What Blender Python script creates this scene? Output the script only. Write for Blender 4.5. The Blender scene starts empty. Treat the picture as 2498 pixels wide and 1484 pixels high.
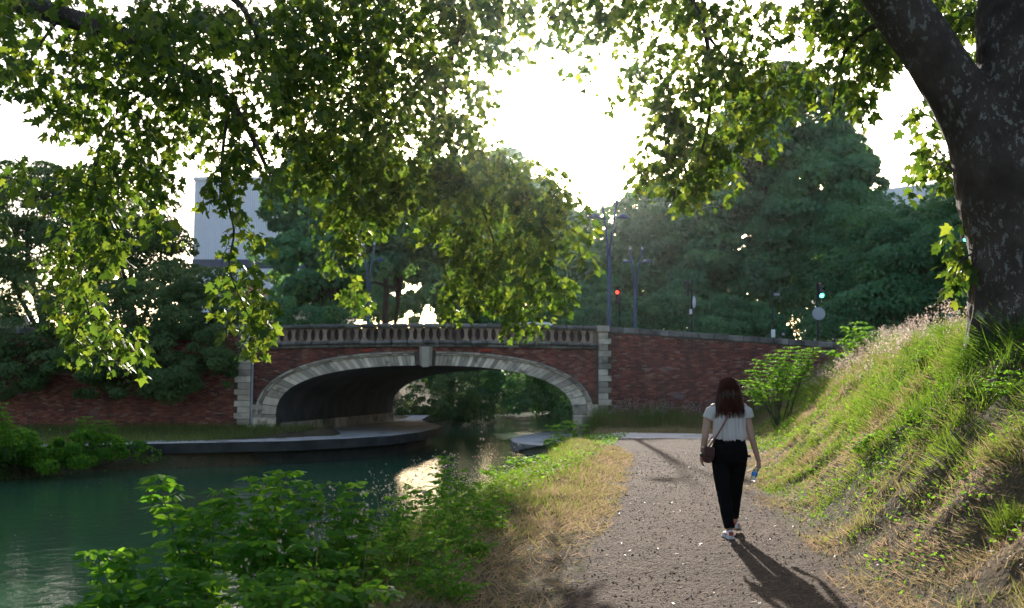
import bpy, bmesh, math, random
import numpy as np
from mathutils import Vector, Matrix

random.seed(11)
rs = np.random.RandomState(11)
sc = bpy.context.scene
COL = sc.collection
rad = math.radians

# ------------------------------------------------------------------ camera, sky, sun, exposure
FPX, CX, CY = 2450.0, 1248.5, 742.0          # focal length and centre in units of a 2497 px wide picture
PITCH = math.atan(191.0 / FPX)
EYE = Vector((0, 0, 1.6))
cam_d = bpy.data.cameras.new('camera')
cam_d.sensor_width = 36.0
cam_d.lens = FPX * 36.0 / 2497.0
cam_d.clip_start = 0.1
cam_d.clip_end = 2500
cam_d.dof.use_dof = True
cam_d.dof.focus_distance = 11.5
cam_d.dof.aperture_fstop = 2.2
cam = bpy.data.objects.new('camera', cam_d)
COL.objects.link(cam)
cam.location = EYE
cam.rotation_euler = (math.pi / 2 + PITCH, 0, 0)
sc.camera = cam

SUN_EL, SUN_AZ = rad(18.0), rad(2.4)         # azimuth is measured from +Y towards +X
world = bpy.data.worlds.new('World')
sc.world = world
world.use_nodes = True
wn = world.node_tree
bg = wn.nodes['Background']
sky = wn.nodes.new('ShaderNodeTexSky')
sky.sky_type = 'NISHITA'
sky.sun_disc = False
sky.sun_elevation = SUN_EL
sky.sun_rotation = SUN_AZ
sky.air_density = 1.0
sky.dust_density = 2.5
sky.ozone_density = 1.0
wn.links.new(sky.outputs[0], bg.inputs[0])
bg.inputs[1].default_value = 0.15
sun_d = bpy.data.lights.new('sun', 'SUN')
sun_d.energy = 4.3
sun_d.angle = rad(0.6)
sun_d.color = (1.0, 0.93, 0.82)
sun = bpy.data.objects.new('sun', sun_d)
COL.objects.link(sun)
sdir = Vector((math.sin(SUN_AZ) * math.cos(SUN_EL), math.cos(SUN_AZ) * math.cos(SUN_EL), math.sin(SUN_EL)))
sun.rotation_euler = sdir.to_track_quat('Z', 'Y').to_euler()
sun.location = (0, 0, 60)
sc.view_settings.view_transform = 'Standard'
sc.view_settings.look = 'None'
sc.view_settings.gamma = 1.0
sc.view_settings.use_curve_mapping = False
sc.view_settings.exposure = 1.12
cy = sc.cycles
cy.max_bounces = 7
cy.diffuse_bounces = 3
cy.glossy_bounces = 3
cy.transmission_bounces = 5
cy.transparent_max_bounces = 8
cy.volume_bounces = 0
cy.sample_clamp_indirect = 6
cy.use_denoising = True
cy.caustics_reflective = False
cy.caustics_refractive = False

def P(px, py, Y):
    """the point at depth Y that stands at a given direction from the eye"""
    x, u = (px - CX) / FPX, (CY - py) / FPX
    d = Vector((x, math.cos(PITCH) - u * math.sin(PITCH), math.sin(PITCH) + u * math.cos(PITCH)))
    return EYE + d * (Y / d.y)

# ------------------------------------------------------------------ noise and terrain
_T = np.random.RandomState(5).rand(256, 256)
def vnoise(x, y):
    x = np.asarray(x, float); y = np.asarray(y, float)
    xi = np.floor(x).astype(int); yi = np.floor(y).astype(int)
    fx = x - xi; fy = y - yi
    fx = fx * fx * (3 - 2 * fx); fy = fy * fy * (3 - 2 * fy)
    a = _T[xi % 256, yi % 256]; b = _T[(xi + 1) % 256, yi % 256]
    c = _T[xi % 256, (yi + 1) % 256]; d = _T[(xi + 1) % 256, (yi + 1) % 256]
    return (a * (1 - fx) + b * fx) * (1 - fy) + (c * (1 - fx) + d * fx) * fy
def fbm(x, y, o=4):
    s = 0; a = 1; t = 0
    for k in range(o):
        s = s + a * vnoise(x * 2 ** k + 17 * k, y * 2 ** k + 31 * k); t += a; a *= 0.55
    return s / t - 0.5
def sstep(t):
    t = np.clip(t, 0, 1); return t * t * (3 - 2 * t)

D, D2, SKEW = 42.0, 57.0, 0.207              # bridge faces and the skew of its vault
WATER = -1.4
LEDGE = -0.54
def toe(y): return np.interp(y, [-20, 3, 7, 10, 16, 24, 30, 40, 42], [2.3, 2.75, 2.95, 3.15, 4.1, 5.9, 7.3, 9.2, 9.6])
def wR(y): return np.interp(y, [-30, 0, 8, 12, 20, 30, 34, 42], [-6, -3.9, -3.2, -2.4, -0.8, 0.8, 1.7, 2.4])
def wL(y): return np.interp(y, [-30, 0, 22, 31, 34, 37, 40.6, 49], [-24, -22, -19.5, -15.8, -13.8, -8.2, -4.9, -3.5])
def pL(y): return np.interp(y, [-10, 7, 10.4, 16, 22, 26, 29], [-0.35, 0.15, 0.78, 1.75, 2.55, 2.6, 2.0])
def pR(y): return np.interp(y, [-10, 7, 10.4, 16, 22, 30], [2.3, 2.9, 3.05, 3.9, 4.9, 6.0])
def zroad(x): return np.where(x < 4.2, 2.9, np.maximum(2.2, 2.9 - 0.07 * (x - 4.2)))
def H(x, y):
    x = np.asarray(x, float); y = np.asarray(y, float)
    x, y = np.broadcast_arrays(x, y)
    # --- this side of the bridge
    zc = np.interp(y, [-10, 8, 12, 20, 30, 42], [1.9, 2.2, 2.3, 2.3, 2.7, 3.1])
    wid = np.interp(y, [0, 8, 12, 25, 42], [3.2, 2.9, 2.6, 3.6, 5.0])
    s = (x - toe(y)) / wid
    sc_ = np.clip(s, 0, 1)
    hill = zc * (0.45 * sc_ + 0.55 * sstep(sc_)) + np.clip(s - 1, 0, 20) * 0.05
    rough = fbm(x * 0.9, y * 0.9, 5) * 0.45 + fbm(x * 3.1, y * 3.1, 3) * 0.26 - .1 * np.abs(fbm(x * 1.8 + 50, y * 1.2, 3)) 
    hill = hill + rough * sstep(sc_ * 4)
    base = -0.02 + fbm(x * 0.5, y * 0.5, 3) * 0.06 - 0.1 * sstep((y - 20) / 15)
    verge = sstep((pL(y) - 0.15 - x) / 0.8) * (0.06 + 0.16 * (fbm(x * 2.2, y * 2.2, 4) + 0.2))
    d = x - wR(y)
    bwd = np.interp(y, [0, 20, 28], [2.1, 1.9, 1.3])
    bank = -1.6 + 1.6 * sstep(d / bwd) ** 0.8
    right = np.where(d < bwd, bank, 0.0) + base + verge * sstep(d / 2.0) + hill
    right = np.where(d < 0, -1.6 - np.minimum(-d, 1.0) * 1.0, right)
    dl = wL(y) - x
    lled = (y > 33.2)
    dll = dl - np.where(lled, 0.8, 0.0)
    left = -1.5 + 0.95 * sstep(dll / 1.3) + 0.28 * sstep((y - 37.5) / 4) * (dll > 0) + 0.12 * fbm(x * 1.3, y * 1.3, 4) * (y < 33)
    left = np.where(lled & (dl < 2.6), np.minimum(left, -0.62), left)
    left = np.where(dll < 0, -1.6 - np.minimum(-dll, 1.0) * 1.0, left)
    near = np.where(x > (wR(y) + wL(y)) / 2, right, left)
    # --- under the bridge
    jl = -9.82 + SKEW * (y - D); jr = 2.55 + SKEW * (y - D)
    mid = np.where((x > jl - 0.25) & (x < jr + 0.25), -2.6, zroad(x) - 0.05)
    # --- beyond it
    xl = np.interp(y, [57, 66, 76, 95, 110, 125, 160], [-5.2, -5.4, -5.0, -1.9, 6, 22, 90])
    xr = np.interp(y, [57, 66, 76, 95, 110, 160], [5.4, 6.6, 9, 17, 30, 120])
    dl = xl - x; dr = x - xr
    hl = np.minimum(2.7, np.where(dl < 0.8, -1.5 + dl * 1.2, -0.54 + np.maximum(0, dl - 4.2) * 0.55))
    hr = np.minimum(2.5, -1.5 + dr * 0.75)
    far = np.where(dl > 0, hl, np.where(dr > 0, hr, -2.6)) + 0.25 * fbm(x * 0.3, y * 0.3, 3)
    return np.where(y < D + 0.2, near, np.where(y < D2, mid, far))

# ------------------------------------------------------------------ object helpers
def link(o, parent=None):
    COL.objects.link(o)
    if parent is not None: o.parent = parent
    return o
def tag(o, label=None, cat=None, group=None, kind=None):
    if label: o['label'] = label
    if cat: o['category'] = cat
    if group: o['group'] = group
    if kind: o['kind'] = kind
    return o
def thing(name, label, cat, loc=(0, 0, 0), rz=0, group=None):
    o = bpy.data.objects.new(name, None)
    o.empty_display_size = 0.2
    o.location = loc; o.rotation_euler = (0, 0, rz)
    link(o)
    return tag(o, label, cat, group)
def mkmesh(name, V, Fc, mats=None, rnd=None, smooth=False, idx=None):
    me = bpy.data.meshes.new(name)
    V = np.asarray(V, np.float32).reshape(-1, 3)
    if isinstance(Fc, np.ndarray):
        k = Fc.shape[1]; n = Fc.shape[0]
        me.vertices.add(len(V)); me.vertices.foreach_set('co', V.ravel())
        me.loops.add(n * k); me.loops.foreach_set('vertex_index', Fc.astype(np.int32).ravel())
        me.polygons.add(n)
        me.polygons.foreach_set('loop_start', np.arange(0, n * k, k, dtype=np.int32))
        me.update(calc_edges=True)
    else:
        me.from_pydata([tuple(v) for v in V.tolist()], [], Fc)
        me.update()
    if rnd is not None:
        a = me.attributes.new('rnd', 'FLOAT', 'FACE')
        a.data.foreach_set('value', np.asarray(rnd, np.float32))
    for m in (mats if isinstance(mats, (list, tuple)) else [mats]):
        if m is not None: me.materials.append(m)
    if idx is not None: me.polygons.foreach_set('material_index', np.asarray(idx, np.int32))
    if smooth: me.polygons.foreach_set('use_smooth', np.ones(len(me.polygons), bool))
    return me
class MB:
    """collects boxes, prisms and tubes and links them as one mesh"""
    def __init__(s, off=(0, 0, 0)): s.V = []; s.F = []; s.R = []; s.off = Vector(off)
    def add(s, vs, fs, r=None):
        b = len(s.V); r = random.random() if r is None else r
        s.V += [tuple(Vector(v) - s.off) for v in vs]; s.F += [tuple(b + i for i in f) for f in fs]; s.R += [r] * len(fs)
        return s
    def box(s, c, h, rz=0, r=None, taper=1.0):
        cz, sz = math.cos(rz), math.sin(rz); vs = []
        for z in (-1, 1):
            t = taper if z > 0 else 1
            for x, y in ((-1, -1), (1, -1), (1, 1), (-1, 1)):
                a, b_ = x * h[0] * t, y * h[1] * t
                vs.append((c[0] + a * cz - b_ * sz, c[1] + a * sz + b_ * cz, c[2] + z * h[2]))
        return s.add(vs, [(3, 2, 1, 0), (4, 5, 6, 7), (0, 1, 5, 4), (1, 2, 6, 5), (2, 3, 7, 6), (3, 0, 4, 7)], r)
    def b2(s, x0, x1, y0, y1, z0, z1, r=None):
        return s.box(((x0 + x1) / 2, (y0 + y1) / 2, (z0 + z1) / 2), (abs(x1 - x0) / 2, abs(y1 - y0) / 2, abs(z1 - z0) / 2), r=r)
    def prism(s, pts, y0, y1, r=None):
        """polygon in x,z (counter-clockwise seen from -y) pushed from y0 to y1"""
        n = len(pts)
        vs = [(p[0], y0, p[1]) for p in pts] + [(p[0], y1, p[1]) for p in pts]
        fs = [tuple(range(n)), tuple(range(2 * n - 1, n - 1, -1))]
        fs += [(i, i + n, (i + 1) % n + n, (i + 1) % n) for i in range(n)]
        return s.add(vs, fs, r)
    def tube(s, pts, rr, n=8, r=None, cap=True):
        pts = [Vector(p) for p in pts]
        if not isinstance(rr, (list, tuple)): rr = [rr] * len(pts)
        vs = []; fs = []; up = None
        for i, p in enumerate(pts):
            t = (pts[min(i + 1, len(pts) - 1)] - pts[max(i - 1, 0)]).normalized()
            if up is None: up = t.orthogonal().normalized()
            a = (up - t * up.dot(t)); a = a.normalized() if a.length > 1e-5 else t.orthogonal().normalized(); up = a
            b = t.cross(a)
            for k in range(n):
                q = 2 * math.pi * k / n
                vs.append(p + (a * math.cos(q) + b * math.sin(q)) * rr[i])
        for i in range(len(pts) - 1):
            for k in range(n):
                fs.append((i * n + k, i * n + (k + 1) % n, (i + 1) * n + (k + 1) % n, (i + 1) * n + k))
        if cap:
            fs.append(tuple(range(n - 1, -1, -1))); fs.append(tuple((len(pts) - 1) * n + k for k in range(n)))
        return s.add(vs, fs, r)
    def ell(s, c, h, nu=12, nv=7, r=None):
        vs = [(c[0], c[1], c[2] - h[2])]
        for j in range(1, nv):
            a = -math.pi / 2 + math.pi * j / nv
            for k in range(nu):
                q = 2 * math.pi * k / nu
                vs.append((c[0] + h[0] * math.cos(a) * math.cos(q), c[1] + h[1] * math.cos(a) * math.sin(q), c[2] + h[2] * math.sin(a)))
        vs.append((c[0], c[1], c[2] + h[2])); fs = []
        for k in range(nu):
            fs.append((0, 1 + (k + 1) % nu, 1 + k))
            fs.append((len(vs) - 1, len(vs) - 1 - nu + k, len(vs) - 1 - nu + (k + 1) % nu))
            for j in range(nv - 2):
                a = 1 + j * nu
                fs.append((a + k, a + (k + 1) % nu, a + nu + (k + 1) % nu, a + nu + k))
        return s.add(vs, fs, r)
    def mesh(s, name, m, smooth=False): return mkmesh(name, s.V, s.F, m, s.R, smooth)
    def build(s, name, m, parent=None, smooth=False, kind=None, label=None, bevel=0):
        o = link(bpy.data.objects.new(name, s.mesh(name, m, smooth)), parent)
        if bevel:
            md = o.modifiers.new('bevel', 'BEVEL'); md.width = bevel; md.segments = 1; md.limit_method = 'ANGLE'
        return tag(o, label, kind=kind)
def voxel(mb, size, smooth=2):
    """union of the collected shapes as one continuous smooth surface"""
    me = mkmesh('tmp', mb.V, mb.F)
    o = link(bpy.data.objects.new('tmp', me))
    md = o.modifiers.new('r', 'REMESH'); md.mode = 'VOXEL'; md.voxel_size = size; md.use_smooth_shade = True
    if smooth:
        ms = o.modifiers.new('s', 'SMOOTH'); ms.factor = 0.6; ms.iterations = smooth
    dg = bpy.context.evaluated_depsgraph_get()
    m2 = bpy.data.meshes.new_from_object(o.evaluated_get(dg))
    bpy.data.objects.remove(o)
    return m2
def getco(me):
    a = np.empty(len(me.vertices) * 3, np.float32); me.vertices.foreach_get('co', a); return a.reshape(-1, 3)
def setco(me, a): me.vertices.foreach_set('co', a.astype(np.float32).ravel()); me.update()

# ------------------------------------------------------------------ materials
def nodes(name):
    m = bpy.data.materials.new(name); m.use_nodes = True
    nt = m.node_tree; return m, nt, nt.nodes['Principled BSDF'], nt.nodes, nt.links
def ramp(nd, stops):
    r = nd.new('ShaderNodeValToRGB'); e = r.color_ramp.elements
    while len(e) < len(stops): e.new(0.5)
    for k, (p, c) in enumerate(stops): e[k].position = p; e[k].color = (*c, 1) if len(c) == 3 else c
    return r
def pos_noise(nd, lk, scale, detail=4, stretch=None, rough=0.6):
    g = nd.new('ShaderNodeNewGeometry'); n = nd.new('ShaderNodeTexNoise')
    n.inputs['Scale'].default_value = scale; n.inputs['Detail'].default_value = detail; n.inputs['Roughness'].default_value = rough
    if stretch:
        mp = nd.new('ShaderNodeMapping'); mp.inputs['Scale'].default_value = stretch
        lk.new(g.outputs['Position'], mp.inputs[0]); lk.new(mp.outputs[0], n.inputs['Vector'])
    else: lk.new(g.outputs['Position'], n.inputs['Vector'])
    return n
def mixc(nd, lk, a, b, fac, mode='MIX'):
    m = nd.new('ShaderNodeMix'); m.data_type = 'RGBA'; m.blend_type = mode
    for s, v in ((6, a), (7, b)):
        if isinstance(v, tuple): m.inputs[s].default_value = (*v, 1)
        else: lk.new(v, m.inputs[s])
    if isinstance(fac, (int, float)): m.inputs[0].default_value = fac
    else: lk.new(fac, m.inputs[0])
    return m.outputs[2]
def simple(name, c1, c2=None, scale=3.0, rough=0.8, bump=0.0, bscale=20, attr=False, metal=0, c3=None, s3=0.6, spec=0.4, stretch=None):
    m, nt, b, nd, lk = nodes(name)
    b.inputs['Roughness'].default_value = rough; b.inputs['Metallic'].default_value = metal
    b.inputs['Specular IOR Level'].default_value = spec
    c2 = c2 or tuple(v * 0.7 for v in c1)
    n = pos_noise(nd, lk, scale, 5, stretch)
    r = ramp(nd, [(0.35, c1), (0.68, c2)]); lk.new(n.outputs[0], r.inputs[0]); out = r.outputs[0]
    if attr:
        a = nd.new('ShaderNodeAttribute'); a.attribute_name = 'rnd'
        hs = nd.new('ShaderNodeMapRange'); hs.inputs['To Min'].default_value = 0.55; hs.inputs['To Max'].default_value = 1.4
        lk.new(a.outputs['Fac'], hs.inputs[0])
        v = nd.new('ShaderNodeVectorMath'); v.operation = 'SCALE'
        lk.new(out, v.inputs[0]); lk.new(hs.outputs[0], v.inputs['Scale']); out = v.outputs[0]
    if c3:
        n3 = pos_noise(nd, lk, s3, 6)
        r3 = ramp(nd, [(0.54, (0, 0, 0)), (0.68, (1, 1, 1))]); lk.new(n3.outputs[0], r3.inputs[0])
        out = mixc(nd, lk, out, c3, r3.outputs[0])
    lk.new(out, b.inputs['Base Color'])
    if bump:
        nb = pos_noise(nd, lk, bscale, 6); bp = nd.new('ShaderNodeBump'); bp.inputs['Strength'].default_value = bump
        bp.inputs['Distance'].default_value = 0.02; lk.new(nb.outputs[0], bp.inputs['Height']); lk.new(bp.outputs[0], b.inputs['Normal'])
    return m
def leafmat(name, stops, tstops, trans=0.45, rough=0.5, spec=0.3):
    m, nt, b, nd, lk = nodes(name)
    a = nd.new('ShaderNodeAttribute'); a.attribute_name = 'rnd'
    r = ramp(nd, stops); t = ramp(nd, tstops); lk.new(a.outputs['Fac'], r.inputs[0]); lk.new(a.outputs['Fac'], t.inputs[0])
    lk.new(r.outputs[0], b.inputs['Base Color']); b.inputs['Roughness'].default_value = rough
    b.inputs['Specular IOR Level'].default_value = spec
    tr = nd.new('ShaderNodeBsdfTranslucent'); lk.new(t.outputs[0], tr.inputs['Color'])
    mx = nd.new('ShaderNodeMixShader'); mx.inputs[0].default_value = trans
    lk.new(b.outputs[0], mx.inputs[1]); lk.new(tr.outputs[0], mx.inputs[2])
    lk.new(mx.outputs[0], nd['Material Output'].inputs['Surface'])
    return m
def emit(name, c, s):
    m, nt, b, nd, lk = nodes(name)
    b.inputs['Base Color'].default_value = (*c, 1); b.inputs['Emission Color'].default_value = (*c, 1); b.inputs['Emission Strength'].default_value = s
    return m

M_LEAF = leafmat('plane_leaf', [(0, (.020, .045, .009)), (.6, (.032, .068, .013)), (1, (.055, .095, .018))],
                 [(0, (.06, .13, .012)), (.55, (.17, .29, .024)), (1, (.42, .50, .04))], .45, .5, .25)
M_FAR = leafmat('far_leaf', [(0, (.016, .085, .04)), (.5, (.042, .165, .068)), (1, (.10, .26, .10))],
                [(0, (.08, .26, .06)), (1, (.26, .5, .09))], .36, .48, .45)
M_FARO = leafmat('olive_leaf', [(0, (.05, .11, .035)), (.6, (.08, .15, .048)), (1, (.13, .19, .07))],
                 [(0, (.1, .17, .05)), (1, (.2, .28, .07))], .35, .6, .2)
M_SHRUB = leafmat('shrub_leaf', [(0, (.03, .10, .012)), (.7, (.05, .16, .018)), (1, (.09, .2, .03))],
                  [(0, (.16, .40, .02)), (1, (.34, .58, .04))], .5, .65, .15)
M_GRASS = leafmat('grass_blade', [(0, (.035, .075, .015)), (.42, (.07, .12, .022)), (.56, (.15, .145, .045)), (.74, (.30, .2, .11)), (1, (.42, .31, .2))],
                  [(0, (.15, .3, .02)), (.42, (.30, .42, .04)), (.6, (.40, .34, .13)), (1, (.5, .34, .24))], .45, .55)
M_SEED = leafmat('grass_seed', [(0, (.3, .22, .17)), (1, (.5, .4, .36))], [(0, (.4, .3, .24)), (1, (.62, .5, .45))], .5, .7)
M_BARKF = simple('far_bark', (.05, .045, .035), (.09, .08, .065), 2, .95, .4, 12)
M_TWIG = simple('twig_bark', (.03, .026, .018), (.05, .042, .03), 8, .9)
M_STEM = simple('green_stem', (.06, .09, .03), (.05, .05, .03), 8, .7)
M_MORTAR = simple('mortar', (.20, .15, .13), (.12, .09, .08), 4, .95, .3, 40)
M_STONE = simple('limestone', (.55, .45, .36), (.38, .31, .25), 1.6, .9, .35, 25, attr=True, c3=(.13, .115, .095), s3=1.1)
M_VOUSS = simple('white_stone', (.72, .59, .47), (.54, .43, .34), 2.5, .88, .3, 25, attr=True, c3=(.2, .165, .12), s3=1.6, stretch=(1.5, 1, .8))
M_CORN = simple('weathered_stone', (.24, .22, .20), (.11, .10, .09), 2.2, .92, .4, 20, attr=True, c3=(.07, .065, .06), s3=1.5)
M_CONC = simple('concrete', (.52, .47, .44), (.41, .37, .34), 2.5, .9, .25, 30, c3=(.2, .18, .15), s3=0.7)
M_DARKW = simple('dark_stone', (.05, .047, .04), (.025, .024, .022), 2, .8, .5, 14)  # near-black stone tone of the set-back wall under the ledge
M_YBRICK = simple('buff_brick', (.36, .26, .19), (.24, .16, .12), 6, .9, .3, 40, attr=True)
def brickmat():
    m, nt, b, nd, lk = nodes('red_brick')
    b.inputs['Roughness'].default_value = .9
    a = nd.new('ShaderNodeAttribute'); a.attribute_name = 'rnd'
    r = ramp(nd, [(0, (.14, .05, .048)), (.3, (.25, .075, .06)), (.7, (.33, .10, .072)), (.92, (.42, .16, .10)), (1, (.38, .26, .22))])
    lk.new(a.outputs['Fac'], r.inputs[0]); out = r.outputs[0]
    n1 = pos_noise(nd, lk, 14, 4); r1 = ramp(nd, [(.3, (.75, .75, .75)), (.7, (1.15, 1.15, 1.15))]); lk.new(n1.outputs[0], r1.inputs[0])
    out = mixc(nd, lk, out, r1.outputs[0], 1.0, 'MULTIPLY')
    n2 = pos_noise(nd, lk, .9, 7, (1, 1, 1.6)); r2 = ramp(nd, [(.60, (0, 0, 0)), (.70, (.5, .5, .5))]); lk.new(n2.outputs[0], r2.inputs[0])
    out = mixc(nd, lk, out, (.42, .36, .36), r2.outputs[0])
    n3 = pos_noise(nd, lk, .8, 7, (2.6, 1, .45)); r3 = ramp(nd, [(.48, (0, 0, 0)), (.68, (.6, .6, .6))]); lk.new(n3.outputs[0], r3.inputs[0])
    out = mixc(nd, lk, out, (.07, .05, .045), r3.outputs[0])
    lk.new(out, b.inputs['Base Color'])
    nb = pos_noise(nd, lk, 60, 4); bp = nd.new('ShaderNodeBump'); bp.inputs['Strength'].default_value = .3; bp.inputs['Distance'].default_value = .01
    lk.new(nb.outputs[0], bp.inputs['Height']); lk.new(bp.outputs[0], b.inputs['Normal'])
    return m
M_BRICK = brickmat()
def groundmat():
    m, nt, b, nd, lk = nodes('ground_soil')
    b.inputs['Roughness'].default_value = 1; b.inputs['Specular IOR Level'].default_value = .15
    n = pos_noise(nd, lk, 1.3, 7); r = ramp(nd, [(.3, (.05, .036, .022)), (.5, (.11, .08, .05)), (.68, (.055, .065, .025))]); lk.new(n.outputs[0], r.inputs[0])
    n2 = pos_noise(nd, lk, 22, 5); r2 = ramp(nd, [(.3, (.6, .6, .6)), (.7, (1.4, 1.35, 1.3))]); lk.new(n2.outputs[0], r2.inputs[0])
    lk.new(mixc(nd, lk, r.outputs[0], r2.outputs[0], 1.0, 'MULTIPLY'), b.inputs['Base Color'])
    bp = nd.new('ShaderNodeBump'); bp.inputs['Strength'].default_value = .8; bp.inputs['Distance'].default_value = .04
    lk.new(n2.outputs[0], bp.inputs['Height']); lk.new(bp.outputs[0], b.inputs['Normal'])
    return m
M_GROUND = groundmat()
def pathmat():
    m, nt, b, nd, lk = nodes('gravel_path')
    b.inputs['Roughness'].default_value = .95; b.inputs['Specular IOR Level'].default_value = .2
    n = pos_noise(nd, lk, 1.1, 6); r = ramp(nd, [(.3, (.062, .036, .025)), (.7, (.104, .064, .044))]); lk.new(n.outputs[0], r.inputs[0])
    v = nd.new('ShaderNodeTexVoronoi'); v.inputs['Scale'].default_value = 42
    g = nd.new('ShaderNodeNewGeometry'); lk.new(g.outputs['Position'], v.inputs['Vector'])
    sp = ramp(nd, [(0, (.55, .5, .5)), (.5, (.95, .95, .95)), (1, (1.6, 1.5, 1.4))])
    sx = nd.new('ShaderNodeSeparateColor'); lk.new(v.outputs['Color'], sx.inputs[0]); lk.new(sx.outputs[0], sp.inputs[0])
    lk.new(mixc(nd, lk, r.outputs[0], sp.outputs[0], .8, 'MULTIPLY'), b.inputs['Base Color'])
    n2 = pos_noise(nd, lk, 35, 5)
    ad = nd.new('ShaderNodeMath'); ad.operation = 'SUBTRACT'; lk.new(n2.outputs[0], ad.inputs[0]); lk.new(v.outputs['Distance'], ad.inputs[1])
    bp = nd.new('ShaderNodeBump'); bp.inputs['Strength'].default_value = 1; bp.inputs['Distance'].default_value = .022
    lk.new(ad.outputs[0], bp.inputs['Height']); lk.new(bp.outputs[0], b.inputs['Normal'])
    return m
M_PATH = pathmat()
def watermat():
    m, nt, b, nd, lk = nodes('canal_water')
    b.inputs['Base Color'].default_value = (.034, .096, .052, 1); b.inputs['Roughness'].default_value = .06
    b.inputs['IOR'].default_value = 1.33; b.inputs['Specular IOR Level'].default_value = .5
    n = pos_noise(nd, lk, 2.4, 5, (1, .8, 1), .55); n2 = pos_noise(nd, lk, 9, 3, (1, .7, 1))
    ad = nd.new('ShaderNodeMath'); ad.operation = 'MULTIPLY_ADD'; lk.new(n2.outputs[0], ad.inputs[0]); ad.inputs[1].default_value = .25; lk.new(n.outputs[0], ad.inputs[2])
    bp = nd.new('ShaderNodeBump'); bp.inputs['Strength'].default_value = .3; bp.inputs['Distance'].default_value = .05
    lk.new(ad.outputs[0], bp.inputs['Height']); lk.new(bp.outputs[0], b.inputs['Normal'])
    return m
M_WATER = watermat()
def barkmat():
    m, nt, b, nd, lk = nodes('plane_bark')
    b.inputs['Roughness'].default_value = .9; b.inputs['Specular IOR Level'].default_value = .2
    n = pos_noise(nd, lk, 2.2, 6); r = ramp(nd, [(.3, (.034, .024, .02)), (.7, (.08, .06, .052))]); lk.new(n.outputs[0], r.inputs[0])
    n2 = pos_noise(nd, lk, 15, 5, (1, 1, .6), .7); r2 = ramp(nd, [(.56, (0, 0, 0)), (.585, (1, 1, 1))]); lk.new(n2.outputs[0], r2.inputs[0])
    n4 = pos_noise(nd, lk, 1.1, 3); r4 = ramp(nd, [(.42, (0, 0, 0)), (.52, (1, 1, 1))]); lk.new(n4.outputs[0], r4.inputs[0])
    f = mixc(nd, lk, (0, 0, 0), r2.outputs[0], r4.outputs[0])
    lk.new(mixc(nd, lk, r.outputs[0], (.17, .165, .155), f), b.inputs['Base Color'])
    n3 = pos_noise(nd, lk, 16, 6, (1, 1, .4)); bp = nd.new('ShaderNodeBump'); bp.inputs['Strength'].default_value = .8; bp.inputs['Distance'].default_value = .03
    lk.new(n3.outputs[0], bp.inputs['Height']); lk.new(bp.outputs[0], b.inputs['Normal'])
    return m
M_BARK = barkmat()
M_METAL = simple('painted_steel', (.045, .08, .14), (.035, .065, .12), 3, .6)
M_BLACK = simple('black_plastic', (.012, .012, .014), None, 3, .5)
M_GREYP = simple('grey_panel', (.38, .39, .43), (.33, .34, .38), 2, .6)
M_CLAD = simple('white_cladding', (.78, .79, .86), (.72, .73, .8), .3, .5, attr=False)
M_BAND = simple('dark_band', (.06, .07, .12), None, 1, .5)
M_TILE = simple('roof_tile', (.42, .17, .1), (.3, .12, .08), 2, .9, attr=True)
M_PLAST = simple('plaster', (.5, .45, .42), (.42, .37, .34), 1, .9)
M_GLASS = simple('dark_glass', (.03, .035, .045), None, 1, .1, spec=.8)
M_WHITE = simple('white_paint', (.75, .76, .78), (.7, .71, .74), 1, .35)
M_ASPH = simple('asphalt', (.05, .05, .052), (.04, .04, .042), 3, .95, .3, 30)
M_REDP = simple('red_paint', (.6, .06, .03), None, 3, .6)

# ------------------------------------------------------------------ ground, path, water
def seg(a, b, step): return list(np.arange(a, b, step))
xs = np.array(seg(-420, -60, 30) + seg(-60, -24, 2) + seg(-24, -6, .5) + seg(-6, 10, .13) + seg(10, 24, .4) + seg(24, 60, 2) + seg(60, 430, 30))
ys = np.array(seg(-60, -4, 3) + seg(-4, 3, .5) + seg(3, 22, .13) + seg(22, 41.8, .3) + [42.15, 42.25] + seg(43.5, 56.5, 1.3) + [56.98, 57.02] + seg(57.5, 120, 1.2) + seg(120, 160, 3) + seg(160, 620, 30))
GX, GY = np.meshgrid(xs, ys)
GZ = H(GX, GY)
nx, ny = len(xs), len(ys)
ii = (np.arange(ny - 1)[:, None] * nx + np.arange(nx - 1)[None, :]).ravel()
FQ = np.stack([ii, ii + 1, ii + nx + 1, ii + nx], 1)
o = link(bpy.data.objects.new('ground', mkmesh('ground', np.stack([GX, GY, GZ], -1).reshape(-1, 3), FQ, M_GROUND, smooth=True)))
tag(o, kind='structure')

na = 70
yy = np.concatenate([np.arange(1.5, 14, .045), np.arange(14, 30.5, .1)])
tt = np.linspace(0, 1, na)
lo = pL(yy) + .22 * fbm(yy * .9, yy * 0 + 3, 4); hi = pR(yy) + .3 * fbm(yy * .7, yy * 0 + 9, 4)
PX = lo[:, None] + (hi - lo)[:, None] * tt[None, :]; PY = np.repeat(yy[:, None], na, 1)
edge = np.minimum(tt, 1 - tt)[None, :] * (hi - lo)[:, None]
PZ = H(PX, PY)
PZ = PZ + .012 + .02 * (fbm(PX * 9, PY * 9, 4)) + .012 * (vnoise(PX * 40, PY * 40) - .5) - .05 * np.exp(-edge / .05)
jj = (np.arange(len(yy) - 1)[:, None] * na + np.arange(na - 1)[None, :]).ravel()
o = link(bpy.data.objects.new('path', mkmesh('path', np.stack([PX, PY, PZ], -1).reshape(-1, 3), np.stack([jj, jj + 1, jj + na + 1, jj + na], 1), M_PATH, smooth=True)))
tag(o, kind='structure')
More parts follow.
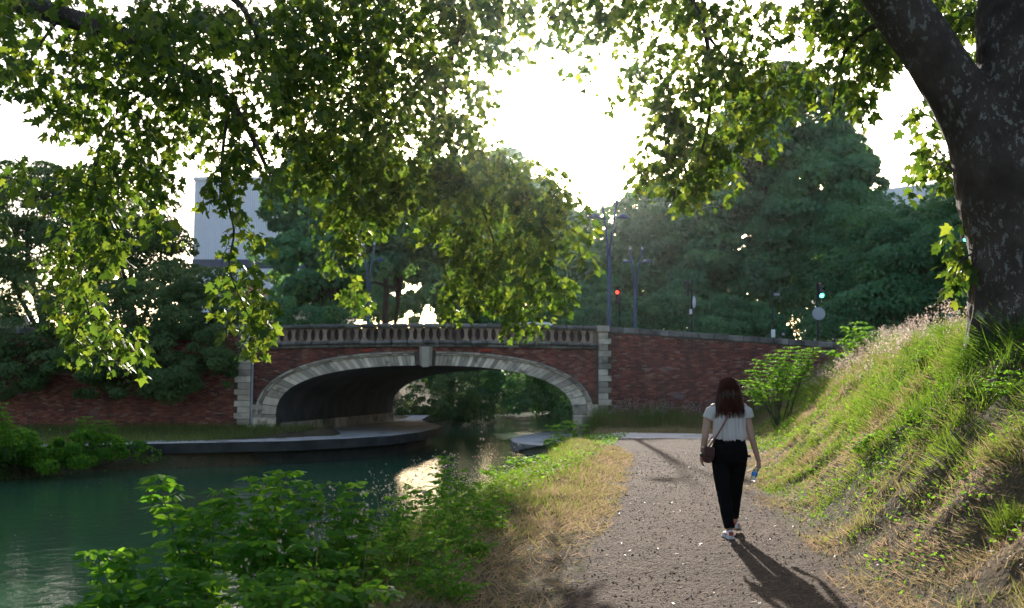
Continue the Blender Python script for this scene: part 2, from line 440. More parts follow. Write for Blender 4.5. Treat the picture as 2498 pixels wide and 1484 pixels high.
# crossing where the path bends to the bridge, coloured pale as if sunlit
mb = MB()
pts = [(-0.2, 35.5), (2.4, 31.5), (3.0, 29.6), (6.4, 29.6), (7.2, 31.3), (6.6, 33.2), (3.6, 34.2), (1.2, 38)]
mb.add([(x, y, float(H(x, y)) * .3 - .055) for x, y in pts], [tuple(range(len(pts)))])
tag(mb.build('sunlit_crossing', M_CONC), kind='structure')

mb = MB()
mb.add([(-60, -60, WATER), (60, -60, WATER), (60, 170, WATER), (-60, 170, WATER)], [(0, 1, 2, 3)])
tag(mb.build('water', M_WATER), kind='structure')
# road over the bridge
mb = MB()
rx = [-120, -14, 4.2, 14.2, 20, 120]
for a, b in zip(rx[:-1], rx[1:]):
    za, zb = float(zroad(a)), float(zroad(b))
    mb.add([(a, 42.45, za), (b, 42.45, zb), (b, 56.6, zb), (a, 56.6, za)], [(0, 1, 2, 3)])
tag(mb.build('road', M_ASPH), kind='structure')

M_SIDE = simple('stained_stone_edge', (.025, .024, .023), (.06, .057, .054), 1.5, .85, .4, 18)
def ledge(name, outer, inner, mat=M_CONC, side=None):
    """concrete towpath: a slab that overhangs a set-back wall standing in the water"""
    poly = outer + inner[::-1]
    def cap(z, pl, m):
        return [(p[0], p[1], z) for p in pl]
    mb = MB(); n = len(poly)
    zt, zb = LEDGE, LEDGE - .36
    vs = cap(zt, poly, 0) + cap(zb, poly, 0)
    fs = [tuple(range(n)), tuple(range(2 * n - 1, n - 1, -1))] + [(i, i + n, (i + 1) % n + n, (i + 1) % n) for i in range(n)]
    mb.add(vs, fs)
    o = mb.build(name, mat, kind='structure')
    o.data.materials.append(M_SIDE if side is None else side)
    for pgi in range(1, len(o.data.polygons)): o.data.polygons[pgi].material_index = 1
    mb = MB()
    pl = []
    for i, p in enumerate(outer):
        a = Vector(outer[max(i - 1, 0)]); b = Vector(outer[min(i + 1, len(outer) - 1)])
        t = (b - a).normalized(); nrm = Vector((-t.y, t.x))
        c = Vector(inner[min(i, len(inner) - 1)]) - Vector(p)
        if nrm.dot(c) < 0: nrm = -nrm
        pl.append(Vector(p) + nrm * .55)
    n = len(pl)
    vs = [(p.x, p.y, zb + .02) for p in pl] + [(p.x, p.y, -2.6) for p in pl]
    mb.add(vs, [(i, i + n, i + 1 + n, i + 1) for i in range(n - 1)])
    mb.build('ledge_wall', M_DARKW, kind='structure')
    return o
Lout = [(-30, 29.5), (-20, 31.8), (-16.2, 33.0), (-13.8, 35.0), (-11, 36.0), (-8.25, 37.0), (-6.4, 38.6), (-4.9, 40.6), (-4.0, 43.5), (-3.5, 47), (-3.4, 49.5), (-3.8, 52), (-4.6, 54.5), (-5.2, 58), (-5.4, 66)]
Lin = [(-30, 32.5), (-20, 34.6), (-16.2, 36.0), (-13.8, 38.2), (-11, 40.5), (-9.6, 41.9), (-9.7, 42.1), (-9.7, 42.2), (-9.6, 43.5), (-8.8, 47), (-8.3, 49.5), (-7.8, 52), (-7.3, 54.5), (-6.6, 58), (-8.6, 66)]
ledge('towpath', Lout, Lin)
Rout = [(3.6, 34.6), (2.2, 34.0), (1.2, 34.2), (.45, 35.0), (.05, 36.3), (-.05, 38.2), (.2, 40.2), (.9, 42.5), (1.9, 45), (3.4, 50), (5.0, 57)]
Rin = [(4.2, 37.5), (4.0, 38), (3.8, 38.5), (3.6, 39), (3.3, 40), (3, 41), (2.65, 41.9), (2.7, 42.5), (3.15, 45), (4.2, 50), (5.64, 57)]
ledge('towpath', Rout, Rin, side=simple('grey_stone_edge', (.2, .19, .18), (.13, .125, .12), 2, .9, .4, 18))

# ------------------------------------------------------------------ bridge
K = D / FPX
def BX(px): return P(px, 933, D).x
def BZ(py): return P(1248.5, py, D).z
bridge = thing('bridge', 'red brick arch bridge over the canal with a pale stone arch ring and balustrade', 'bridge', (BX(1036), D, LEDGE))
OB = bridge.location.copy()
cx0 = BX(1036); zs = BZ(1012)
def sup(t, a, b, n=2.45):
    c, s = math.cos(t), math.sin(t)
    return (cx0 + a * math.copysign(abs(c) ** (2 / n), c), zs + b * abs(s) ** (2 / n))
a0, b0 = 361 * K, BZ(892) - zs
a1, b1 = 397 * K, BZ(867.5) - zs
a2, b2_ = 409 * K, BZ(858) - zs
def arc_params(N, ends=2.2):
    """angles whose steps along the intrados are even, wider towards the springers"""
    T = np.linspace(0, math.pi, 2000); pt = np.array([sup(t, a0, b0) for t in T])
    L = np.concatenate([[0], np.cumsum(np.hypot(*np.diff(pt, axis=0).T))])
    w = 1 + (ends - 1) * np.abs(np.linspace(-1, 1, N)) ** 6
    c = np.concatenate([[0], np.cumsum(w)]); c = c / c[-1] * L[-1]
    return np.interp(c, L, T)
tv = arc_params(73)
for i in range(73):
    ta, tb = tv[i], tv[i + 1]; g = (tb - ta) * .035
    if abs(i - 36) <= 2: continue
    ta += g; tb -= g; tm = (ta + tb) / 2
    r0 = random.uniform(-.004, .012)
    pts = [sup(ta, a0, b0), sup(ta, a1, b1), sup(tb, a1, b1), sup(tb, a0, b0)]
    mb = MB(OB); mb.prism(pts[::-1], D - .03 - r0, D + .45)
    mb.build('voussoir', M_VOUSS, bridge, bevel=.008)
th = arc_params(58)
for i in range(58):
    ta, tb = th[i], th[i + 1]; g = (tb - ta) * .03
    if abs(i - 28.5) <= 2: continue
    ta += g; tb -= g
    mb = MB(OB)
    am, bm = (a1 + a2) / 2, (b1 + b2_) / 2
    mb.prism([sup(tb, a1 + .02, b1 + .015), sup(tb, am, bm), sup(ta, am, bm), sup(ta, a1 + .02, b1 + .015)], D - .09, D + .2)
    mb.prism([sup(tb, am + .012, bm + .012), sup(tb, a2, b2_), sup(ta, a2, b2_), sup(ta, am + .012, bm + .012)], D - .16, D + .2)
    mb.build('hood_stone', M_STONE, bridge)
# keystone with its flanking blocks
mb = MB(OB)
kx = lambda p: BX(p)
mb.prism([(kx(1025), BZ(893)), (kx(1052), BZ(893)), (kx(1055), BZ(846)), (kx(1022), BZ(846))], D - .14, D + .4, r=.4)
mb.prism([(kx(1030), BZ(896)), (kx(1047), BZ(896)), (kx(1049), BZ(846)), (kx(1028), BZ(846))], D - .24, D - .142, r=.5)
mb.build('keystone', M_STONE, bridge, bevel=.012)
# springer blocks below the ring
for sgn in (-1, 1):
    X = lambda p: BX(1036 + sgn * (1036 - p))
    for (pa, pb, ya, yb, dep) in ((612, 640, 987, 1001, .12), (616, 640, 1001.6, 1018, .06), (640.6, 674, 1012, 1018, .05), (616, 652, 1018.6, 1036, .07), (652.6, 674.5, 1018.6, 1036, .06),
                                   (600, 645, 1036.6, 1062, .16), (645.6, 672, 1036.6, 1062, .15)):
        mb = MB(OB); x0, x1 = sorted((X(pa), X(pb)))
        mb.b2(x0, x1, D - dep, D + .5, BZ(yb), BZ(ya)); mb.build('springer_stone', M_VOUSS, bridge, bevel=.012)
# quoined piers at both ends
def pier(x0, x1, ztop, zbot, side):
    z = zbot; k = 0
    while z < ztop - .05:
        h = min(random.uniform(.235, .275), ztop - z)
        w = .14 if k % 2 else 0
        mb = MB(OB)
        mb.b2(x0 - (w if side < 0 else 0), x1 + (w if side > 0 else 0), D - .2 + random.uniform(-.01, .01), D + .5, z + .006, z + h - .006)
        mb.build('quoin', M_STONE, bridge, bevel=.015)
        z += h; k += 1
pier(BX(582.5), BX(613), BZ(870), BZ(1037), -1)
pier(BX(1459), BX(1482), BZ(812), BZ(1037), 1)
mb = MB(OB); mb.tube([(BX(616.5), D - .1, BZ(880)), (BX(616.5), D - .1, BZ(1034))], .045, 8); mb.build('drainpipe', M_GREYP, bridge)
# spandrel backing wall with the arch cut out
NS = 60
cam_z = lambda px: BZ(789.5 + ((px - 1030) / 420.0) ** 2 * 7)      # top of the gently cambered parapet
ctop = lambda x: cam_z(x / K + CX)
def backing(yf, shift, name):
    mb = MB(OB); T = np.linspace(math.pi, 0, NS)
    prof = [(cx0 - a1, -2.6)] + [sup(t, a0 + .05, b0 + .05) for t in T] + [(cx0 + a1, -2.6)]
    prof[0] = (prof[1][0], -2.6); prof[-1] = (prof[-2][0], -2.6)
    xl_, xr_ = BX(606), BX(1470)
    pts = [(xl_, -2.6)] + prof + [(xr_, -2.6)]
    vs = [(p[0] + shift, yf, p[1]) for p in pts] + [(p[0] + shift, yf, 3.3) for p in pts]
    n = len(pts)
    mb.add(vs, [(i, i + 1, i + 1 + n, i + n) for i in range(n - 1)])
    return mb.build(name, M_MORTAR, bridge)
backing(D + .05, 0, 'spandrel_wall')
backing(D2, SKEW * (D2 - D), 'spandrel_wall')
# vault
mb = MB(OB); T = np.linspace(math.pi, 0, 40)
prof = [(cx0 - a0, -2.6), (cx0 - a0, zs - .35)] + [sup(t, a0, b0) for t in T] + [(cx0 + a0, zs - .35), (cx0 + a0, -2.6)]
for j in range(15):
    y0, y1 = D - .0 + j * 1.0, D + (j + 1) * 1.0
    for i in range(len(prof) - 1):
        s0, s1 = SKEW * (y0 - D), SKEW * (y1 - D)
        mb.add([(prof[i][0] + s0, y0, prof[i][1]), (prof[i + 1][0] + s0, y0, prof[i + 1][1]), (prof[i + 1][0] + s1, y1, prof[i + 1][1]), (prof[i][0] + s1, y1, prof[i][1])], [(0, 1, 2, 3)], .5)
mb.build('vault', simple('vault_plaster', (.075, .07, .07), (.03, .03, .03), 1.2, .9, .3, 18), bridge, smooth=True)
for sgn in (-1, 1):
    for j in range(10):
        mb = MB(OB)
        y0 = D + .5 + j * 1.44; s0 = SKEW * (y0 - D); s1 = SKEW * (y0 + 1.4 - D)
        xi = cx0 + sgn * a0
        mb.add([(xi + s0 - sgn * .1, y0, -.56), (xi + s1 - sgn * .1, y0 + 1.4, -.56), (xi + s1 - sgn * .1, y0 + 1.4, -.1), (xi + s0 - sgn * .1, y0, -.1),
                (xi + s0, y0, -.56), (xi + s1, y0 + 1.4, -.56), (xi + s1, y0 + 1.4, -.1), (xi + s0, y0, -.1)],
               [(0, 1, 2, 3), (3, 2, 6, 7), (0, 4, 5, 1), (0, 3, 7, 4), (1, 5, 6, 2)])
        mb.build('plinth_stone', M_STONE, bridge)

# shared brick meshes; a brick has a recessed bed of mortar behind it
BM = []
for i in range(10):
    mb = MB(); mb.b2(-.108, .108, -.05, 0, -.0275, .0275, r=(i + .5) / 10); BM.append(mb.mesh('brick', M_BRICK))
def bricks(parent, yf, cells, nmax, score):
    """cells: list of (x, z). The best-scored become parts, the rest one mesh"""
    off = Vector(parent.location)
    cells = sorted(cells, key=score)
    for (x, z) in cells[:nmax]:
        o = bpy.data.objects.new('brick', BM[min(9, int(random.random() ** 1.0 * 10))])
        o.location = Vector((x, yf + random.uniform(-.012, .004), z)) - off
        link(o, parent)
    rest = cells[nmax:]
    if rest:
        A = np.array(rest); n = len(A)
        t = np.array([(-1, 0, -1), (1, 0, -1), (1, 0, 1), (-1, 0, 1), (-1, 1, -1), (1, 1, -1), (1, 1, 1), (-1, 1, 1)], float)
        V = t[None] * np.array([.108, .05, .0275]) + np.stack([A[:, 0], np.full(n, yf - .05) + rs.uniform(-.012, .004, n), A[:, 1]], 1)[:, None]
        f = np.array([(0, 1, 2, 3), (3, 2, 6, 7), (4, 5, 1, 0), (0, 3, 7, 4), (1, 5, 6, 2)])
        Fq = (f[None] + 8 * np.arange(n)[:, None, None]).reshape(-1, 4)
        me = mkmesh('brickwork', V.reshape(-1, 3) - np.array(off), Fq, M_BRICK, np.repeat(rs.rand(n), 5))
        tag(link(bpy.data.objects.new('brickwork', me), parent), kind='stuff')
cells = []
z = -.3; row = 0
while z < 3.2:
    x = BX(614) + .11 + (row % 2) * .115
    while x < BX(1457) - .1:
        dx = abs(x - cx0)
        inside = (dx / (a2 + .06)) ** 2.45 + (max(0, z - zs) / (b2_ + .03)) ** 2.45 < 1 if z > zs else dx < a2 + .12
        if not inside and z < BZ(845) and z > zs - .05: cells.append((x, z))
        x += .23
    z += .07; row += 1
bricks(bridge, D + .055, cells, 300, lambda c: abs(c[0] - cx0 - 4.5) * .5 + abs(c[1] - 1.9))
# cornice, parapet, balusters, coping
n = 22; X0, X1 = BX(606), BX(1459)
for i in range(n):
    xa, xb = X0 + (X1 - X0) * i / n + .006, X0 + (X1 - X0) * (i + 1) / n - .006
    def stone(name, ya, yb, dep, m, bev=.02):
        mb = MB(OB)
        za, zb = ctop(xa) + (BZ(ya) - BZ(789.5)), ctop(xb) + (BZ(ya) - BZ(789.5)); h = BZ(ya) - BZ(yb)
        mb.prism([(xa, za - h), (xb, zb - h), (xb, zb), (xa, za)], D - dep, D + .42)
        mb.build(name, m, bridge, bevel=bev)
    stone('coping_stone', 789.5, 799.5, .2, M_CORN, .05)
    stone('cornice_stone', 831, 839.5, .28, M_CORN, .05)
    stone('cornice_stone', 839.8, 846.5, .16, M_CORN, .03)
mb = MB(OB)
for i in range(40):
    xa, xb = X0 + (X1 - X0) * i / 40, X0 + (X1 - X0) * (i + 1) / 40
    mb.prism([(xa, ctop(xa) - .8), (xb, ctop(xb) - .8), (xb, ctop(xb) - .17), (xa, ctop(xa) - .17)], D + .12, D + .3, .4)
mb.build('parapet_wall', simple('dark_brick', (.13, .075, .075), (.08, .05, .052), 5, .95, .3, 40), bridge)  # recessed wall toned darker than the facing bricks
NB = 43; bw = (BX(1443) - BX(618)) / NB
for i in range(NB + 1):
    xc = BX(618) + bw * i; zt = ctop(xc) - .18; zb = ctop(xc) - .705
    mb = MB(OB); h = zt - zb; hw = bw / 2 - .004; L = []; R_ = []
    for k in range(13):
        q = k / 12; w = hw - (bw * .5 - .068) * math.sin(math.pi * min(1, max(0, (q - .07) / .86))) ** .42
        R_.append((xc + w, zb + h * q)); L.append((xc - w, zb + h * q))
    mb.prism(R_ + L[::-1], D - .02, D + .13)
    mb.build('baluster', M_YBRICK, bridge)
mb = MB(OB)
mb.b2(BX(1446), BX(1458), D - .03, D + .12, ctop(BX(1450)) - .7, ctop(BX(1450)) - .18)
mb.build('end_panel', M_YBRICK, bridge)
for pa, pb in ((878, 907), (1173, 1201)):
    mb = MB(OB); mb.b2(BX(pa), BX(pb), D - .03, D + .02, BZ(856.8), BZ(853)); mb.build('red_marker', M_REDP, bridge)

# ------------------------------------------------------------------ wing walls
def wing(name, label, x0, x1, topf, zbot, nmax, score, back):
    w = thing(name, label, 'wall', ((x0 + x1) / 2, D, zbot)); off = w.location.copy()
    mb = MB(off); nn = max(2, int((x1 - x0) / 1.0))
    for i in range(nn):
        xa, xb = x0 + (x1 - x0) * i / nn, x0 + (x1 - x0) * (i + 1) / nn
        mb.prism([(xa, zbot), (xb, zbot), (xb, topf(xb) - .15), (xa, topf(xa) - .15)], D + .0, D + .45)
    mb.build('wall_core', M_MORTAR, w)
    L = x1 - x0; k = int(L / .62)
    for i in range(k):
        xa, xb = x0 + L * i / k + .006, x0 + L * (i + 1) / k - .006
        mb = MB(off); mb.prism([(xa, topf(xa) - .25), (xb, topf(xb) - .25), (xb, topf(xb)), (xa, topf(xa))], D - .12, D + .5)
        mb.build('coping_stone', M_CORN, w, bevel=.03)
    cells = []; z = zbot + .04; row = 0
    while z < 4:
        x = x0 + .115 + (row % 2) * .115
        while x < x1 - .1:
            if z < topf(x) - .29 and z > float(H(x, D - .2)) - .4: cells.append((x, z))
            x += .23
        z += .07; row += 1
    bricks(w, D, cells, nmax, score)
    return w
topR = lambda x: float(np.interp(x, [BX(1484), BX(2070), 40], [BZ(797), BZ(838), BZ(860)]))
wing('brick_wall', 'long red brick wing wall with stone coping sloping down right of the bridge', BX(1484), 34, topR, -.4, 300,
     lambda c: abs(c[0] - 7.0) * .6 + abs(c[1] - 1.6), None)
topL = lambda x: BZ(800)
wing('brick_wall', 'dark shaded red brick wall left of the bridge under overhanging shrubs', -40, BX(581), topL, -.7, 0, lambda c: 0, None)
mb = MB(OB); mb.box((BX(1470.5), D + .02, BZ(803) ), (.26, .3, .13)); mb.build('pier_cap', M_STONE, bridge, bevel=.02)

# ------------------------------------------------------------------ leaves in bulk
def norm(a): return a / np.maximum(np.linalg.norm(a, axis=-1, keepdims=True), 1e-9)
_pl = [(0, .02), (.17, -.07), (.40, .06), (.25, .2), (.53, .46), (.24, .52), (0, 1.0)]
_pl = _pl + [(-x, y) for x, y in _pl[-2:0:-1]]
PLANE = np.array([(0, .33, .0)] + [(x, y, -.22 * abs(x) - .16 * y * y) for x, y in _pl])
PLANE_F = np.array([(0, i, i % len(_pl) + 1) for i in range(1, len(_pl) + 1)])
LFT = np.array([(0, 0, 0), (.22, .3, -.06), (.2, .65, -.08), (0, 1, -.12), (-.2, .65, -.08), (-.22, .3, -.06)])
LFT_F = np.array([(0, 1, 2), (0, 2, 3), (0, 3, 4), (0, 4, 5)])
KITE = np.array([(0, -.5, 0), (.42, .05, -.1), (0, .5, 0), (-.42, .05, -.1)])
KITE_F = np.array([(0, 1, 2), (0, 2, 3)])
def frames(tip, nrm):
    y = norm(tip); z = norm(nrm - (nrm * y).sum(-1, keepdims=True) * y); x = np.cross(y, z)
    return np.stack([x, y, z], -1)                      # columns
def bulk(name, tpl, tf, pos, R, size, m, rnd, parent=None, kind='stuff', off=(0, 0, 0)):
    n = len(pos)
    curl = rs.uniform(-.4, 2.2, n); T_ = tpl[None] * np.stack([rs.uniform(.8, 1.1, n), np.ones(n), curl], 1)[:, None, :]
    V = np.einsum('nij,nkj->nki', R, T_) * np.asarray(size)[:, None, None] + pos[:, None, :] - np.asarray(off)
    Fc = (tf[None] + len(tpl) * np.arange(n)[:, None, None]).reshape(-1, tf.shape[1])
    me = mkmesh(name, V.reshape(-1, 3), Fc, m, np.repeat(rnd, len(tf)))
    return tag(link(bpy.data.objects.new(name, me), parent), kind=kind)
_cache = {}
def leaves(parent, tpl, tf, pos, R, size, m, rnd, nparts=0, key='p'):
    """the leaves that show largest are parts, the rest one mass of foliage"""
    pos = np.asarray(pos); rnd = np.asarray(rnd); size = np.asarray(size); off = np.array(parent.location)
    d = pos - np.array(EYE); px = d[:, 0] / np.maximum(d[:, 1], .1) * FPX; py = 191 - 0 - d[:, 2] / np.maximum(d[:, 1], .1) * FPX
    vis = (d[:, 1] > 1) & (abs(px) < 1230) & (abs(py) < 735)
    sc_ = np.where(vis, size / np.maximum(d[:, 1], .1), 0)
    o_ = np.argsort(-sc_)[:nparts] if nparts else np.array([], int)
    if len(o_):
        if (key, m.name) not in _cache:
            _cache[(key, m.name)] = [mkmesh('leaf', tpl * np.array([1, 1, .6 + .25 * k % 1.1]), tf, m, np.full(len(tf), (k + .5) / 8)) for k in range(8)]
        ms = _cache[(key, m.name)]
        for i in o_:
            o = bpy.data.objects.new('leaf', ms[min(7, int(rnd[i] * 8))])
            Mx = Matrix([[*R[i][r], 0] for r in range(3)] + [[0, 0, 0, 1]])
            o.matrix_local = Matrix.Translation(Vector(pos[i] - off)) @ Mx @ Matrix.Scale(float(size[i]), 4)
            link(o, parent)
    k = np.ones(len(pos), bool); k[o_] = False
    if k.any(): bulk('foliage', tpl, tf, pos[k], R[k], size[k], m, rnd[k], parent, 'stuff', off)

# ------------------------------------------------------------------ distant trees
def crown_cloud(lobes, nleaf, seed, clump=1.0, shell=.75):
    """leaf positions and outward directions through a lumpy volume made of lobes"""
    r = np.random.RandomState(seed)
    L = np.array(lobes, float); vol = (L[:, 3] * L[:, 4] * L[:, 5]) ** .75; pr = vol / vol.sum()
    nc = max(30, int(nleaf / 190))
    li = r.choice(len(L), nc, p=pr); u = norm(r.normal(size=(nc, 3)))
    rr = 1.16 - (1 - shell) * r.rand(nc) ** .8 * 2.1
    cc = L[li, :3] + u * L[li, 3:6] * np.clip(rr, .2, 1.16)[:, None]
    cs = clump * r.uniform(.45, 1.5, nc); cr = r.rand(nc)
    ci = r.randint(0, nc, nleaf); v = norm(r.normal(size=(nleaf, 3)) + u[ci] * .7 + np.array([0, 0, .55]))
    q = .72 + .33 * r.rand(nleaf, 1) ** .6
    p = cc[ci] + v * q * cs[ci][:, None] * np.array([1, 1, .62])
    return p, v, u[ci], r, cr[ci]
def far_tree(name, label, base, lobes, nleaf, trunk, lsize=.46, m=None, cat='tree', group=None, clump=1.0, seed=1, shell=.75, drop=None):
    t = thing(name, label, cat, base, 0, group); b = np.array(base)
    p, v, u, r, cr = crown_cloud(lobes, nleaf, seed, clump, shell)
    if drop is not None:
        keep = ~drop(p); p, v, u = p[keep], v[keep], u[keep]
    n = len(p)
    nrm = norm(v * 1.0 + u * .5 + r.normal(size=(n, 3)) * .34 + np.array([0, -.15, .35])); tip = norm(r.normal(size=(n, 3)) + np.array([0, 0, -.7]))
    bulk('crown', KITE, KITE_F, p, frames(tip, nrm), lsize * r.uniform(.6, 1.25, n), m or M_FAR, np.clip(cr * .65 + r.rand(n) * .4, 0, 1), t, 'stuff', b)
    if trunk:
        mb = MB(base); L = np.array(lobes)
        top = L[np.argmax(L[:, 5]), :3]
        for k in range(max(1, trunk[1])):
            a = random.uniform(0, 6.28); bx = b + (np.array([math.cos(a), math.sin(a), 0]) * trunk[0] * .5 * (k > 0))
            e = L[(k * 2) % len(L), :3]; mid = (bx + e) / 2 + np.array([random.uniform(-.5, .5), random.uniform(-.5, .5), .6])
            mb.tube([bx - np.array([0, 0, .4]), bx + (mid - bx) * .4 * np.array([.5, .5, 1]), mid, e], [trunk[0], trunk[0] * .75, trunk[0] * .5, trunk[0] * .12], 8)
        for k in range(min(len(L), 7)):
            e = L[k, :3]; st = b + (top - b) * random.uniform(.35, .6)
            mb.tube([st, (st + e) / 2 + np.array([0, 0, .5]), e], [trunk[0] * .4, trunk[0] * .22, .04], 6)
        mb.build('trunk', M_BARKF, t, smooth=True)
    return t
def lob(*a):
    """lobes given as (px, py, Y, half width px, half height px, half depth m)"""
    out = []
    for px, py, Y, w, h, dpt in a:
        c = P(px, py, Y); out.append((c.x, c.y, c.z, w / FPX * Y, dpt, h / FPX * Y))
    return out
def gbase(px, Y): x = P(px, 900, Y).x; return (x, Y, float(H(x, Y)))

far_tree('plane_tree', 'tall dark plane tree beside the grey hall, left of the trunks behind the bridge', gbase(790, 74),
         lob((770, 520, 74, 105, 120, 3.5), (740, 640, 74, 85, 100, 3), (800, 440, 75, 100, 90, 3.5), (850, 560, 74, 110, 140, 3.5), (780, 705, 73, 80, 70, 2.5), (900, 480, 75, 100, 120, 3)),
         52000, (.32, 2), seed=3)
far_tree('plane_tree', 'plane tree with a bare grey trunk behind the left lamp on the bridge', gbase(935, 80),
         lob((930, 480, 80, 120, 110, 4), (960, 580, 80, 110, 70, 4), (880, 620, 79, 70, 60, 3), (1010, 500, 80, 100, 120, 4), (850, 700, 79, 45, 60, 2.5), (985, 610, 78, 80, 50, 3)),
         38000, (.42, 1), seed=4, group=None)
far_tree('plane_tree', 'plane tree with twin trunks and white sky gaps beneath, behind the middle of the parapet', gbase(1090, 84),
         lob((1100, 520, 84, 130, 110, 4), (1170, 600, 83, 110, 90, 4), (1080, 600, 84, 60, 40, 3), (1190, 700, 82, 90, 90, 3), (1130, 740, 82, 50, 60, 3)),
         42000, (.45, 2), seed=5)
far_tree('plane_tree', 'sunlit plane tree whose crown slopes down to the tallest lamp', (11.2, 76, float(H(11.2, 76))),
         lob((1270, 560, 76, 130, 110, 4), (1340, 620, 75, 110, 100, 3.5), (1300, 720, 75, 120, 90, 3), (1400, 700, 75, 80, 90, 3), (1200, 480, 77, 110, 90, 3.5), (1400, 585, 76, 60, 70, 2.5)),
         52000, (.4, 2), seed=6)
far_tree('plane_tree', 'broad dark plane tree right behind the two forked lamps', gbase(1600, 78),
         lob((1600, 640, 78, 140, 120, 4), (1540, 720, 76, 110, 90, 3.5), (1680, 560, 78, 120, 110, 4), (1620, 520, 80, 100, 80, 3.5), (1700, 710, 76, 110, 90, 3.5), (1510, 610, 79, 70, 80, 3), (1760, 440, 79, 90, 90, 3.5)),
         66000, (.45, 2), seed=7)
far_tree('plane_tree', 'tallest dark green plane tree, towering right of the lamps', gbase(1880, 74),
         lob((1880, 420, 74, 140, 130, 4.5), (1950, 300, 75, 110, 110, 4), (1850, 300, 76, 100, 90, 4), (1990, 470, 73, 120, 130, 4), (1820, 560, 72, 120, 110, 4), (1950, 600, 72, 130, 110, 4), (1760, 680, 71, 90, 100, 3),
             (2060, 400, 74, 70, 100, 3), (1890, 700, 71, 90, 80, 2.5), (1660, 730, 71, 90, 70, 2.5), (1930, 230, 76, 70, 60, 3)),
         100000, (.6, 2), seed=8)
far_tree('tree', 'dark bushy tree behind the green traffic light', gbase(2060, 66),
         lob((2060, 640, 66, 90, 90, 3), (2100, 560, 67, 80, 80, 3), (2040, 730, 65, 60, 60, 2.5), (2140, 680, 65, 90, 90, 3), (2045, 800, 63, 70, 50, 2), (1985, 815, 62, 40, 30, 1.5), (2120, 790, 64, 60, 45, 2)), 38000, (.3, 2), seed=9, lsize=.22)
far_tree('tree', 'rounded green tree in front of the pale building at right', gbase(2230, 60),
         lob((2210, 585, 60, 100, 65, 3), (2160, 580, 61, 70, 50, 2.5), (2290, 600, 60, 90, 90, 3), (2230, 660, 59, 120, 90, 3), (2320, 520, 61, 70, 70, 3), (2180, 740, 58, 80, 60, 2.5), (2290, 760, 58, 90, 50, 2.5), (2100, 770, 58, 70, 40, 2)), 52000, (.3, 3), seed=10, lsize=.22)
far_tree('tree', 'dark tree mostly hidden behind the mottled plane trunk', gbase(2420, 56),
         lob((2400, 520, 56, 90, 130, 3), (2360, 640, 55, 90, 90, 3), (2440, 700, 55, 110, 100, 3), (2440, 420, 57, 80, 110, 3)), 26000, (.3, 2), seed=12, lsize=.24)
far_tree('bush', 'low dark bush behind the left end of the parapet', gbase(735, 61),
         lob((735, 775, 61, 75, 40, 1.6), (690, 770, 61, 50, 45, 1.6), (800, 780, 61, 50, 30, 1.4)), 9000, None, seed=13, lsize=.17, cat='bush', clump=.6)
far_tree('bush', 'dark hedge-like bush behind the middle of the road wall', gbase(1640, 62),
         lob((1500, 775, 64, 120, 55, 1.5), (1640, 775, 64, 110, 65, 1.5), (1780, 795, 64, 110, 60, 1.5), (1890, 800, 64, 70, 50, 1.5), (1400, 775, 64, 90, 50, 1.5), (1730, 810, 63, 80, 40, 1.5), (1840, 812, 63, 80, 40, 1.5)), 52000, None, seed=14, lsize=.2, cat='bush', clump=.7)
far_tree('tree', 'thin see-through trees with white sky glints far behind the parapet', gbase(985, 104),
         lob((900, 700, 104, 70, 70, 3), (960, 660, 104, 80, 60, 3), (1050, 690, 105, 60, 70, 3), (985, 745, 103, 60, 40, 2.5), (1100, 740, 104, 50, 60, 3), (880, 760, 103, 50, 40, 2), (1040, 640, 106, 60, 50, 3), (940, 740, 102, 50, 50, 2)),
         24000, (.22, 3), seed=33, lsize=.5, clump=.9, shell=.4)
# left bank trees behind the dark wall
far_tree('tree', 'open grey-green tree with dark forked branches at the far left', gbase(110, 48),
         lob((60, 520, 48, 110, 90, 3), (150, 460, 49, 110, 70, 3), (20, 640, 47, 90, 90, 2.5), (170, 580, 48, 100, 90, 3), (90, 720, 47, 100, 60, 2), (-60, 500, 48, 110, 120, 3)),
         38000, (.2, 5), m=M_FARO, seed=15, lsize=.16, clump=.55, shell=.6)
far_tree('tree', 'grey-green tree between the far-left tree and the grey hall', gbase(330, 50),
         lob((330, 560, 50, 110, 80, 2.8), (400, 600, 50, 80, 80, 2.5), (290, 660, 49, 110, 90, 2.5), (420, 700, 49, 80, 70, 2.4), (250, 520, 51, 80, 60, 2.5)),
         34000, (.18, 4), m=M_FARO, seed=16, lsize=.16, clump=.55, shell=.6)
far_tree('bush', 'pale green shrub spilling over the dark wall beside the stone quoins', (P(480, 800, 43).x, 43.2, 2.9),
         lob((470, 780, 42.3, 100, 70, 1.3), (520, 850, 41.4, 55, 60, .8), (430, 850, 41.3, 90, 70, .9), (550, 880, 40.8, 40, 45, .7), (500, 930, 40.9, 50, 26, .6), (410, 910, 40.6, 70, 50, .9), (390, 740, 42.6, 100, 70, 1.3), (560, 770, 42.4, 60, 40, 1.2), (500, 700, 43.5, 80, 50, 1.4), (380, 930, 41.3, 40, 30, .5)),
         40000, None, m=M_FARO, seed=17, lsize=.13, cat='bush', clump=.42)
far_tree('bush', 'dark shrub drooping over the top of the shaded wall at the far left', (P(200, 800, 43).x, 43.2, 2.9),
         lob((200, 800, 42.2, 130, 70, 1.2), (80, 820, 42, 120, 70, 1.1), (290, 860, 41.5, 90, 70, .9), (250, 760, 42.8, 120, 60, 1.3), (-20, 800, 42.1, 110, 60, 1.2), (60, 880, 41, 110, 60, 1), (170, 900, 41, 100, 50, .9), (-60, 900, 41, 100, 70, 1), (260, 930, 40.8, 70, 40, .7)),
         36000, None, m=M_FARO, seed=18, lsize=.13, cat='bush', clump=.45)
